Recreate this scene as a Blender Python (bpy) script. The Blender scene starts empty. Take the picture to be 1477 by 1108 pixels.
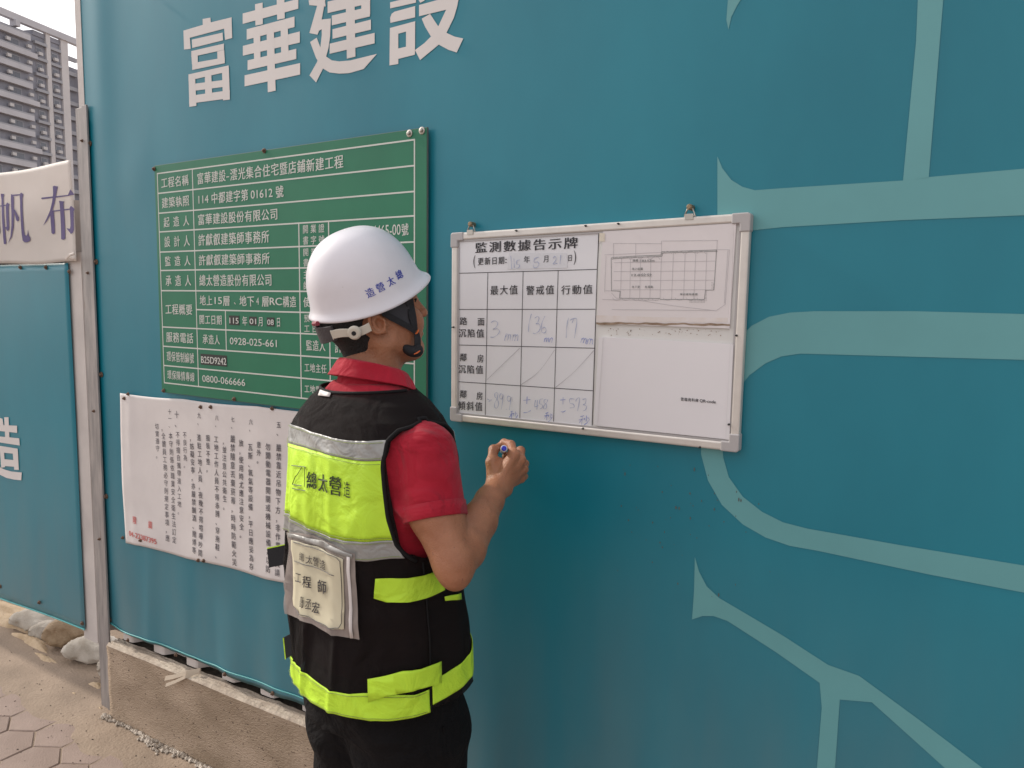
import bpy, bmesh, math, random
import numpy as np
from mathutils import Vector, Matrix
from mathutils.bvhtree import BVHTree
random.seed(7); RNG = np.random.default_rng(7)
SC = bpy.context.scene
COL = bpy.context.collection
rad = math.radians

# ------------------------------------------------------------------ camera
CAM = np.array([0.0, -1.6, 1.63])
def cam_axes(yaw, pitch, roll):
    cy, sy, cp, sp = math.cos(yaw), math.sin(yaw), math.cos(pitch), math.sin(pitch)
    f = np.array([-sy*cp, cy*cp, -sp]); r = np.array([cy, sy, 0.0]); u = np.cross(r, f)
    cr, sr = math.cos(roll), math.sin(roll)
    return cr*r+sr*u, -sr*r+cr*u, f
CR, CU, CF = cam_axes(rad(32.58), rad(6.01), rad(0.796))
cam = bpy.data.cameras.new('camera'); camo = bpy.data.objects.new('camera', cam); COL.objects.link(camo)
cam.sensor_width = 36; cam.lens = 27.0; cam.clip_start = 0.05; cam.clip_end = 5000
camo.matrix_world = Matrix(((CR[0], CU[0], -CF[0], CAM[0]), (CR[1], CU[1], -CF[1], CAM[1]), (CR[2], CU[2], -CF[2], CAM[2]), (0, 0, 0, 1)))
SC.camera = camo

# ------------------------------------------------------------------ light
SUN = Vector((-0.84, -0.035, 0.54)).normalized()          # towards the veiled sun: far left, along the hoarding
world = bpy.data.worlds.new('World'); SC.world = world; world.use_nodes = True
wn, wl = world.node_tree.nodes, world.node_tree.links
wn.clear()
sky = wn.new('ShaderNodeTexSky'); sky.sky_type = 'NISHITA'; sky.sun_disc = False
sky.sun_elevation = math.asin(SUN.z); sky.sun_rotation = math.atan2(SUN.x, SUN.y)
sky.air_density = 1.0; sky.dust_density = 2.0; sky.ozone_density = 1.0
tc = wn.new('ShaderNodeTexCoord'); mp = wn.new('ShaderNodeMapping'); mp.inputs['Scale'].default_value = (1, 1, 2.6)
nz = wn.new('ShaderNodeTexNoise'); nz.inputs['Scale'].default_value = 3.4; nz.inputs['Detail'].default_value = 7; nz.inputs['Roughness'].default_value = 0.55
rp = wn.new('ShaderNodeValToRGB'); rp.color_ramp.elements[0].position = 0.30; rp.color_ramp.elements[1].position = 0.62
rp.color_ramp.elements[0].color = (0.55, 0.55, 0.55, 1)
nz2 = wn.new('ShaderNodeTexNoise'); nz2.inputs['Scale'].default_value = 6.0; nz2.inputs['Detail'].default_value = 6
cr2 = wn.new('ShaderNodeValToRGB'); cr2.color_ramp.elements[0].position = 0.35; cr2.color_ramp.elements[1].position = 0.6
cr2.color_ramp.elements[0].color = (4.0, 3.85, 4.0, 1); cr2.color_ramp.elements[1].color = (8.5, 8.3, 8.3, 1)
mx = wn.new('ShaderNodeMixRGB'); bg = wn.new('ShaderNodeBackground'); bg.inputs['Strength'].default_value = 0.1
out = wn.new('ShaderNodeOutputWorld')
wl.new(tc.outputs['Generated'], mp.inputs['Vector']); wl.new(mp.outputs[0], nz.inputs['Vector']); wl.new(mp.outputs[0], nz2.inputs['Vector'])
wl.new(nz.outputs['Fac'], rp.inputs[0]); wl.new(nz2.outputs['Fac'], cr2.inputs[0])
wl.new(rp.outputs[0], mx.inputs[0]); wl.new(sky.outputs[0], mx.inputs[1]); wl.new(cr2.outputs[0], mx.inputs[2])
dn = wn.new('ShaderNodeVectorMath'); dn.operation = 'NORMALIZE'; wl.new(tc.outputs['Generated'], dn.inputs[0])
dp = wn.new('ShaderNodeVectorMath'); dp.operation = 'DOT_PRODUCT'; dp.inputs[1].default_value = SUN; wl.new(dn.outputs[0], dp.inputs[0])
mz = wn.new('ShaderNodeMath'); mz.operation = 'MAXIMUM'; mz.inputs[1].default_value = 0.0; wl.new(dp.outputs['Value'], mz.inputs[0])
pw = wn.new('ShaderNodeMath'); pw.operation = 'POWER'; pw.inputs[1].default_value = 4.0; wl.new(mz.outputs[0], pw.inputs[0])
gl = wn.new('ShaderNodeMixRGB'); gl.blend_type = 'ADD'; gl.inputs[2].default_value = (6.0, 5.7, 5.5, 1)      # haze brightens towards the veiled sun
wl.new(pw.outputs[0], gl.inputs[0]); wl.new(mx.outputs[0], gl.inputs[1]); wl.new(gl.outputs[0], bg.inputs[0]); wl.new(bg.outputs[0], out.inputs[0])
sl = bpy.data.lights.new('sun', 'SUN'); sl.energy = 1.9; sl.angle = rad(5.0); sl.color = (1.0, 0.93, 0.83)
so = bpy.data.objects.new('sun', sl); COL.objects.link(so); so.rotation_euler = SUN.to_track_quat('Z', 'Y').to_euler(); so.location = (-6, 2, 8)
SC.view_settings.view_transform = 'Standard'; SC.view_settings.look = 'None'
SC.view_settings.exposure = 0.64; SC.view_settings.gamma = 1.0; SC.view_settings.use_curve_mapping = False
try:
    SC.cycles.max_bounces = 8; SC.cycles.transparent_max_bounces = 12
except Exception: pass

# ------------------------------------------------------------------ placing helpers
def ray(px, py):
    return ((px-738.5)*CR-(py-554)*CU)/1108.0+CF
def W(px, py, off=0.0):
    """point of the plane y=-off (the hoarding is y=0) -> (x, z)"""
    v = ray(px, py); t = (-off-CAM[1])/v[1]; return (CAM[0]+v[0]*t, CAM[2]+v[2]*t)
def G(px, py, z=0.0):
    v = ray(px, py); t = (z-CAM[2])/v[2]; return (CAM[0]+v[0]*t, CAM[1]+v[1]*t)
def PZ(px, py, depth):
    return CAM+depth*ray(px, py)

# ------------------------------------------------------------------ materials
MATS = {}
def lin(c):
    return tuple((x/12.92 if x <= .04045 else ((x+.055)/1.055)**2.4) for x in c)
def mat(name, col, rough=0.6, var=0.0, vscale=8.0, col2=None, bump=0.0, bscale=60.0, metal=0.0, spec=0.5, alpha=1.0,
        sheen=0.0, subs=0.0, coat=0.0, stretch=(1, 1, 1), detail=5.0, transl=0.0, rvar=0.0, speck=None, bump2=None):
    m = bpy.data.materials.new(name); m.use_nodes = True; n, l = m.node_tree.nodes, m.node_tree.links
    b = n['Principled BSDF']; b.inputs['Base Color'].default_value = (*col, 1); b.inputs['Roughness'].default_value = rough
    b.inputs['Metallic'].default_value = metal; b.inputs['Specular IOR Level'].default_value = spec
    if coat: b.inputs['Coat Weight'].default_value = coat; b.inputs['Coat Roughness'].default_value = 0.15
    if sheen: b.inputs['Sheen Weight'].default_value = sheen; b.inputs['Sheen Roughness'].default_value = 0.5
    if subs:
        b.inputs['Subsurface Weight'].default_value = subs; b.inputs['Subsurface Radius'].default_value = (0.012, 0.004, 0.002); b.inputs['Subsurface Scale'].default_value = 1.0
    t = n.new('ShaderNodeTexCoord'); mpn = n.new('ShaderNodeMapping'); mpn.inputs['Scale'].default_value = stretch
    l.new(t.outputs['Object'], mpn.inputs[0])
    last = None
    if var > 0 or col2 is not None:
        z = n.new('ShaderNodeTexNoise'); z.inputs['Scale'].default_value = vscale; z.inputs['Detail'].default_value = detail; z.inputs['Roughness'].default_value = 0.6
        l.new(mpn.outputs[0], z.inputs['Vector'])
        r = n.new('ShaderNodeValToRGB'); r.color_ramp.elements[0].position = 0.36; r.color_ramp.elements[1].position = 0.66
        c2 = col2 if col2 is not None else tuple(min(1, c*(1+var)) for c in col)
        c1 = col if col2 is not None else tuple(c*(1-var) for c in col)
        r.color_ramp.elements[0].color = (*c1, 1); r.color_ramp.elements[1].color = (*c2, 1)
        l.new(z.outputs['Fac'], r.inputs[0]); last = r.outputs[0]
        if rvar:
            mr = n.new('ShaderNodeMapRange'); mr.inputs['To Min'].default_value = rough-rvar; mr.inputs['To Max'].default_value = rough+rvar
            l.new(z.outputs['Fac'], mr.inputs['Value']); l.new(mr.outputs[0], b.inputs['Roughness'])
    if speck:       # (colour, scale, threshold)
        z = n.new('ShaderNodeTexNoise'); z.inputs['Scale'].default_value = speck[1]; z.inputs['Detail'].default_value = 3
        l.new(mpn.outputs[0], z.inputs['Vector'])
        r = n.new('ShaderNodeValToRGB'); r.color_ramp.elements[0].position = speck[2]; r.color_ramp.elements[1].position = speck[2]+0.04
        r.color_ramp.elements[0].color = (0, 0, 0, 1); r.color_ramp.elements[1].color = (1, 1, 1, 1)
        l.new(z.outputs['Fac'], r.inputs[0]); mm = n.new('ShaderNodeMixRGB'); l.new(r.outputs[0], mm.inputs[0])
        if last is not None: l.new(last, mm.inputs[1])
        else: mm.inputs[1].default_value = (*col, 1)
        mm.inputs[2].default_value = (*speck[0], 1); last = mm.outputs[0]
    if last is not None: l.new(last, b.inputs['Base Color'])
    if bump > 0:
        z = n.new('ShaderNodeTexNoise'); z.inputs['Scale'].default_value = bscale; z.inputs['Detail'].default_value = 4
        l.new(mpn.outputs[0], z.inputs['Vector'])
        bp = n.new('ShaderNodeBump'); bp.inputs['Strength'].default_value = bump; bp.inputs['Distance'].default_value = 0.01
        l.new(z.outputs['Fac'], bp.inputs['Height']); l.new(bp.outputs[0], b.inputs['Normal'])
        if bump2:
            z2 = n.new('ShaderNodeTexNoise'); z2.inputs['Scale'].default_value = bump2[1]; z2.inputs['Detail'].default_value = 3; z2.inputs['Distortion'].default_value = 0.8
            l.new(mpn.outputs[0], z2.inputs['Vector']); b2 = n.new('ShaderNodeBump'); b2.inputs['Strength'].default_value = bump2[0]; b2.inputs['Distance'].default_value = bump2[2]
            l.new(z2.outputs['Fac'], b2.inputs['Height']); l.new(b2.outputs[0], bp.inputs['Normal'])
    o = n['Material Output']; sh = b.outputs[0]
    if transl > 0:
        tr = n.new('ShaderNodeBsdfTranslucent'); tr.inputs[0].default_value = (*(col2 or col), 1)
        ms = n.new('ShaderNodeMixShader'); ms.inputs[0].default_value = transl; l.new(sh, ms.inputs[1]); l.new(tr.outputs[0], ms.inputs[2]); sh = ms.outputs[0]
    if alpha < 1:
        tr = n.new('ShaderNodeBsdfTransparent'); ms = n.new('ShaderNodeMixShader'); ms.inputs[0].default_value = alpha
        l.new(tr.outputs[0], ms.inputs[1]); l.new(sh, ms.inputs[2]); sh = ms.outputs[0]
    l.new(sh, o.inputs['Surface'])
    m.diffuse_color = (*col, 1); MATS[name] = m
    return m

M_tarp = mat('teal_vinyl', (0.004, 0.172, 0.238), rough=0.38, col2=(0.009, 0.212, 0.285), vscale=1.6, bump=0.07, bscale=6, spec=0.5, stretch=(1, 1, 0.5), rvar=0.06)
def dusty(m, z0, z1, amt, col):
    n, l = m.node_tree.nodes, m.node_tree.links; b = n['Principled BSDF']; src = b.inputs['Base Color'].links[0].from_socket
    g = n.new('ShaderNodeNewGeometry'); sx = n.new('ShaderNodeSeparateXYZ'); l.new(g.outputs['Position'], sx.inputs[0])
    mr = n.new('ShaderNodeMapRange'); mr.inputs['From Min'].default_value = z1; mr.inputs['From Max'].default_value = z0; mr.inputs['To Max'].default_value = amt; l.new(sx.outputs['Z'], mr.inputs['Value'])
    z = n.new('ShaderNodeTexNoise'); z.inputs['Scale'].default_value = 3.0; z.inputs['Detail'].default_value = 6; mpn = n.new('ShaderNodeMapping'); mpn.inputs['Scale'].default_value = (2.5, 2.5, .6)
    l.new(g.outputs['Position'], mpn.inputs[0]); l.new(mpn.outputs[0], z.inputs['Vector'])
    mu = n.new('ShaderNodeMath'); mu.operation = 'MULTIPLY'; l.new(mr.outputs[0], mu.inputs[0]); m2 = n.new('ShaderNodeMapRange'); m2.inputs['From Min'].default_value = .3; m2.inputs['From Max'].default_value = .7; m2.inputs['To Min'].default_value = .55; m2.inputs['To Max'].default_value = 1.3
    l.new(z.outputs['Fac'], m2.inputs['Value']); l.new(m2.outputs[0], mu.inputs[1])
    mx_ = n.new('ShaderNodeMixRGB'); l.new(mu.outputs[0], mx_.inputs[0]); l.new(src, mx_.inputs[1]); mx_.inputs[2].default_value = (*col, 1); l.new(mx_.outputs[0], b.inputs['Base Color'])
dusty(M_tarp, 0.3, 1.15, 0.30, (0.24, 0.22, 0.19))
M_tarp2 = mat('pale_teal_print', (0.12, 0.34, 0.36), rough=0.42, var=0.06, vscale=2, spec=0.5)
M_white_print = mat('white_print', (0.68, 0.64, 0.62), rough=0.45, var=0.05, vscale=3)
M_steel_white = mat('white_painted_sheet', (0.56, 0.515, 0.49), rough=0.5, var=0.1, vscale=5, bump=0.1, bscale=20)
M_galv = mat('galvanised_steel', (0.27, 0.255, 0.25), rough=0.55, metal=0.4, col2=(0.42, 0.385, 0.37), vscale=14, bump=0.1, stretch=(3, 3, 0.4), speck=((0.22, 0.12, 0.07), 9, 0.66))
M_rust = mat('rusty_screw', (0.16, 0.10, 0.07), rough=0.7, metal=0.4, var=0.4, vscale=200)
M_steelscrew = mat('bright_screw', (0.45, 0.42, 0.38), rough=0.35, metal=0.9)
M_conc = mat('footing_concrete', (0.29, 0.215, 0.148), rough=0.9, col2=(0.42, 0.32, 0.235), vscale=4, bump=0.6, bscale=90, stretch=(1, 1, 2.2), speck=((0.07, 0.045, 0.03), 70, 0.655))
M_conc_top = mat('pale_ledge_concrete', (0.36, 0.29, 0.23), rough=0.95, col2=(0.55, 0.47, 0.38), vscale=12, bump=0.7, bscale=60)
M_rubble = mat('mortar_rubble', (0.30, 0.25, 0.20), rough=0.95, col2=(0.62, 0.55, 0.47), vscale=25, bump=0.7, bscale=120)
M_paver = mat('red_brown_paver', (0.255, 0.185, 0.152), rough=0.85, col2=(0.33, 0.245, 0.205), vscale=3.5, bump=0.3, bscale=150, speck=((0.10, 0.07, 0.05), 40, 0.70))
M_joint = mat('dark_joint_sand', (0.055, 0.035, 0.027), rough=0.95, var=0.3, vscale=60)
M_dust = mat('sandy_dust', (0.24, 0.18, 0.132), rough=0.95, col2=(0.33, 0.25, 0.185), vscale=4, bump=0.5, bscale=90, speck=((0.12, 0.08, 0.055), 48, 0.70))
M_sand = mat('yellow_sand', (0.48, 0.35, 0.22), rough=0.95, col2=(0.62, 0.48, 0.33), vscale=14, bump=0.6, bscale=80)
M_bag = mat('woven_sandbag', (0.36, 0.31, 0.25), rough=0.75, col2=(0.60, 0.55, 0.48), vscale=9, bump=0.4, bscale=200)
M_bagbrown = mat('brown_sandbag', (0.28, 0.19, 0.11), rough=0.7, col2=(0.42, 0.31, 0.2), vscale=14, bump=0.5, bscale=120)
M_green = mat('green_board', (0.012, 0.155, 0.082), rough=0.42, col2=(0.016, 0.18, 0.095), vscale=4, spec=0.4)
M_green_edge = mat('board_edge_foam', (0.10, 0.12, 0.11), rough=0.7)
M_boardprint = mat('board_white_print', (0.60, 0.62, 0.58), rough=0.45)
M_black = mat('black_sticker', (0.02, 0.02, 0.02), rough=0.5)
M_ink = mat('black_print', (0.03, 0.028, 0.035), rough=0.6)
M_greyink = mat('faint_print', (0.42, 0.40, 0.42), rough=0.6)
M_planink = mat('plan_dark_print', (0.19, 0.20, 0.20), rough=0.6)
M_redink = mat('red_print', (0.62, 0.13, 0.12), rough=0.6)
M_blueink = mat('blue_marker', (0.20, 0.25, 0.55), rough=0.5)
M_blueink2 = mat('faded_blue_marker', (0.36, 0.40, 0.56), rough=0.5)
M_purple = mat('violet_blue_print', (0.085, 0.06, 0.19), rough=0.6)
M_wb = mat('whiteboard_surface', (0.70, 0.69, 0.67), rough=0.3, var=0.03, vscale=4, coat=0.3)
M_paper = mat('white_paper', (0.74, 0.715, 0.735), rough=0.5, var=0.02, vscale=3)
M_paper_old = mat('laminated_plan_paper', (0.70, 0.655, 0.66), rough=0.4, var=0.03, vscale=5)
M_stain = mat('brown_mould_stain', (0.22, 0.15, 0.10), rough=0.8, col2=(0.36, 0.27, 0.2), vscale=40)
M_alu = mat('brushed_aluminium', (0.66, 0.62, 0.58), rough=0.38, metal=0.35, var=0.05, vscale=20, stretch=(1, 1, 1))
M_plast = mat('grey_plastic_corner', (0.42, 0.40, 0.40), rough=0.45)
M_banner = mat('white_cloth_banner', (0.66, 0.615, 0.60), rough=0.6, col2=(0.74, 0.69, 0.67), vscale=3, bump=0.15, bscale=12)
M_banner2 = mat('translucent_white_tarp', (0.78, 0.73, 0.69), rough=0.6, col2=(0.84, 0.79, 0.75), vscale=5, transl=0.35)

# ------------------------------------------------------------------ mesh helpers
LOC = {}
def tagit(o, label=None, cat=None, group=None, kind=None):
    if label: o['label'] = label
    if cat: o['category'] = cat
    if group: o['group'] = group
    if kind: o['kind'] = kind
    return o
STRUCK = {}
def mk(name, V, F, m, parent=None, smooth=False, label=None, cat=None, group=None, kind=None, origin=None, uv=None):
    """one mesh object from world coordinates; local to its parent's base"""
    V = np.array(V, float).reshape(-1, 3)
    if name in ('lettering', 'digits') and STRUCK.get(len(V)): V[STRUCK.pop(len(V)), 1] -= 0.0003
    if name in ('lettering', 'grid_lines', 'table_lines', 'plan_grid', 'plan_lines', 'plan_dots', 'plan_outline', 'handwriting', 'pencil_slash', 'number_digits', 'digits'): kind = 'stuff'
    pl = LOC.get(parent.name, np.zeros(3)) if parent is not None else np.zeros(3)
    og = np.asarray(origin if origin is not None else (pl if parent is not None else (V.min(0)+V.max(0))/2*np.array([1, 1, 0])+np.array([0, 0, V[:, 2].min()])), float)
    me = bpy.data.meshes.new(name); me.from_pydata((V-og).tolist(), [], [tuple(int(i) for i in f) for f in F]); me.update()
    if m is not None: me.materials.append(m)
    if smooth: me.polygons.foreach_set('use_smooth', [True]*len(me.polygons))
    o = bpy.data.objects.new(name, me); COL.objects.link(o); o.location = og-pl
    if parent is not None: o.parent = parent
    LOC[o.name] = og
    return tagit(o, label, cat, group, kind)
def empty(name, loc, label, cat, group=None):
    o = bpy.data.objects.new(name, None); COL.objects.link(o); o.location = loc; o.empty_display_size = 0.1
    LOC[o.name] = np.array(loc, float); return tagit(o, label, cat, group)
def quads_join(parts):
    V = []; F = []; n = 0
    for v, f in parts:
        V.extend(v); F.extend([tuple(i+n for i in q) for q in f]); n += len(v)
    return V, F
def box(x0, x1, y0, y1, z0, z1):
    v = [(x0, y0, z0), (x1, y0, z0), (x1, y1, z0), (x0, y1, z0), (x0, y0, z1), (x1, y0, z1), (x1, y1, z1), (x0, y1, z1)]
    return v, [(0, 3, 2, 1), (4, 5, 6, 7), (0, 1, 5, 4), (1, 2, 6, 5), (2, 3, 7, 6), (3, 0, 4, 7)]
def bevelize(o, w=0.002, seg=2):
    b = o.modifiers.new('bevel', 'BEVEL'); b.width = w; b.segments = seg; b.limit_method = 'ANGLE'; b.angle_limit = rad(40); return o
def tube(pts, r, n=8, closed=False):
    pts = [np.asarray(p, float) for p in pts]; V = []; F = []; prev = None
    rr = r if hasattr(r, '__len__') else [r]*len(pts)
    for i, p in enumerate(pts):
        a = pts[max(i-1, 0)]; b = pts[min(i+1, len(pts)-1)]; t = b-a; t = t/(np.linalg.norm(t)+1e-12)
        if prev is None:
            ref = np.array([0, 0, 1.]) if abs(t[2]) < .9 else np.array([1., 0, 0]); e = np.cross(t, ref)
        else: e = prev-t*(prev@t)
        e = e/(np.linalg.norm(e)+1e-12); prev = e; g = np.cross(t, e)
        for k in range(n):
            an = 2*math.pi*k/n; V.append(p+rr[i]*(math.cos(an)*e+math.sin(an)*g))
    for i in range(len(pts)-1):
        for k in range(n):
            F.append((i*n+k, i*n+(k+1) % n, (i+1)*n+(k+1) % n, (i+1)*n+k))
    F.append(tuple(range(n))[::-1]); F.append(tuple((len(pts)-1)*n+k for k in range(n)))
    return V, F
def wallquad(corners, off):
    """four pixel corners -> quad on plane y=-off"""
    return [(*((lambda q: (q[0], -off, q[1]))(W(*c, off))),) for c in corners], [tuple(range(len(corners)))]

# glyphs ---------------------------------------------------------------
GL = {}
def glyph(s, offset=0.0):
    k = (s, offset)
    if k not in GL:
        cu = bpy.data.curves.new('g', 'FONT'); cu.body = s; cu.offset = offset; cu.resolution_u = 3
        o = bpy.data.objects.new('g', cu); COL.objects.link(o); bpy.context.view_layer.update()
        me = o.to_mesh(); V = np.array([v.co[:] for v in me.vertices]) if len(me.vertices) else np.zeros((0, 3)); F = [tuple(p.vertices) for p in me.polygons]
        o.to_mesh_clear(); bpy.data.objects.remove(o); bpy.data.curves.remove(cu)
        GL[k] = (V, F)
    return GL[k]
def text_block(items):
    """items: (string, x0, z0, width, height, shear, offset) -> verts in (x,z) plane; CJK em box is 0..1 x -0.08..0.85"""
    V = []; F = []; second = []
    for s, x0, z0, w, h, sh, off in items:
        if off >= 0.004:      # heavier weight: the character struck twice, a hair apart
            d = (0.014 if off < 0.009 else 0.022)*w/max(1, len(s)*0.6 if ord(s[0]) < 256 else 1)
            a_, b_ = text_block([(s, x0-d, z0, w, h, sh, 0), (s, x0+d, z0+h*0.008, w, h, sh, 0)]); n = len(V); second += range(n+len(a_)//2, n+len(a_)); V.extend(a_); F.extend([tuple(i+n for i in q) for q in b_]); continue
        g, f = glyph(s, 0.0)
        if len(g) == 0: continue
        cjk = all(ord(c) > 0x2E80 for c in s)
        if cjk and len(s) == 1: gx = g[:, 0]; gz = (g[:, 1]+0.1)/0.98
        else:
            gx = (g[:, 0]-g[:, 0].min())/(g[:, 0].max()-g[:, 0].min()); gz = (g[:, 1]-min(0, 0))/0.75
        n = len(V)
        for a, b in zip(gx, gz): V.append((x0+w*a, z0+h*(b+sh*(a-0.5))))
        F.extend([tuple(i+n for i in q) for q in f])
    if second: STRUCK[len(V)] = second
    return V, F
def row(s, x0, x1, z0, h, sh=0.07, off=0.006, gap=0.06):
    """a row of CJK characters fitted between x0 and x1"""
    n = len(s); cw = (x1-x0)/n; it = []
    for i, c in enumerate(s):
        if c == ' ': continue
        it.append((c, x0+i*cw+cw*gap/2, z0, cw*(1-gap), h, sh, off))
    return it

# ------------------------------------------------------------------ ground
def sheet(x0, x1, y0, y1, nx, ny, fz):
    X = np.linspace(x0, x1, nx); Y = np.linspace(y0, y1, ny); V = [(x, y, fz(x, y)) for y in Y for x in X]
    F = [(j*nx+i, j*nx+i+1, (j+1)*nx+i+1, (j+1)*nx+i) for j in range(ny-1) for i in range(nx-1)]
    return V, F
def vnoise(x, y, s=1.0, seed=0):
    x = x*s+seed*17.3; y = y*s+seed*7.7
    return (math.sin(x*1.3+1.7*math.sin(y*0.9+seed))+math.sin(y*1.7+1.3*math.sin(x*1.1+2.0))+0.6*math.sin(2.9*x+1.1*y)+0.5*math.sin(3.7*y-2.1*x+seed))/3.1
V, F = sheet(-400, 400, -400, 400, 3, 3, lambda x, y: -0.03)
mk('ground', V, F, M_dust, kind='structure', origin=(0, 0, -0.03))
pav = bpy.data.objects.new('pavement', None); COL.objects.link(pav); pav['kind'] = 'structure'; LOC['pavement'] = np.zeros(3)
V, F = sheet(-11, 4.0, -4.6, -0.02, 3, 3, lambda x, y: -0.012)
mk('joint_bed', V, F, M_joint, pav)
s = 0.108; wd = s*math.sqrt(3)
def hexmesh(k):
    rg = random.Random(k); V = []; rot = rad(rg.uniform(-.6, .6))
    for ring, (rr, z) in enumerate(((s-0.0028, -0.014), (s-0.0028, -0.0035), (s-0.0065, 0.0))):
        for i in range(6):
            a = rad(30+60*i)+rot; V.append((rr*math.cos(a), rr*math.sin(a), z))
    F = [tuple(range(12, 18))]
    for q in (0, 6):
        for i in range(6): F.append((q+i, q+(i+1) % 6, q+6+(i+1) % 6, q+6+i))
    me = bpy.data.meshes.new('paver'); me.from_pydata(V, [], F); me.materials.append(M_paver); return me
hexes = [hexmesh(k) for k in range(8)]
cx, cy = -3.067, -0.195; k = 0
for j in range(-7, 1):
    for i in range(-9, 24):
        x = cx+wd*i+(wd/2 if j % 2 else 0); y = cy+1.5*s*j
        if y > -0.13 or x > 0.9: continue
        o = bpy.data.objects.new('paver', hexes[(k*5+i) % 8]); COL.objects.link(o); o.parent = pav
        o.location = (x, y, random.uniform(-0.0015, 0.001)); o.rotation_euler = (random.uniform(-.004, .004), random.uniform(-.004, .004), 0); k += 1
def dustz(x, y):
    base = -0.0050 + 0.0085*max(0, min(1, (y+0.27)/0.16)) + 0.0022*vnoise(x, y, 5.5, 1)+0.0012*vnoise(x, y, 16, 2)
    base += 0.0045*math.exp(-((x+2.15)/0.42)**2)
    return base + 0.02*max(0, (y+0.08)/0.1)*0.3
far = []                                                     # the rest of the paving, out of close view, as one joined part
for j in range(-27, 1):
    for i in range(-42, 38):
        x = cx+wd*i+(wd/2 if j % 2 else 0); y = cy+1.5*s*j
        if y > -0.13 or (j >= -7 and -9 <= i < 24 and x <= 0.9): continue
        z = random.uniform(-.0015, .001); far.append(([(x+(s-.003)*math.cos(rad(30+60*q)), y+(s-.003)*math.sin(rad(30+60*q)), z) for q in range(6)], [tuple(range(6))]))
V, F = quads_join(far); mk('distant_pavers', V, F, M_paver, pav)['kind'] = 'stuff'
V, F = sheet(-5.2, 1.5, -1.5, 0.0, 420, 110, dustz)
mk('dust', V, F, M_dust, smooth=True, kind='structure', origin=(0, 0, 0))
V, F = sheet(-9, -2.9, -0.01, 4.0, 160, 100, lambda x, y: dustz(x, min(y, 0))+0.03*max(0, min(1, (y-.1)/0.6))*(0.6+0.4*vnoise(x, y, 3, 4))+0.004*vnoise(x, y, 11, 5)*min(1, max(0, y)*8))
mk('sand', V, F, M_dust, smooth=True, kind='structure', origin=(0, 0, 0))

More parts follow.
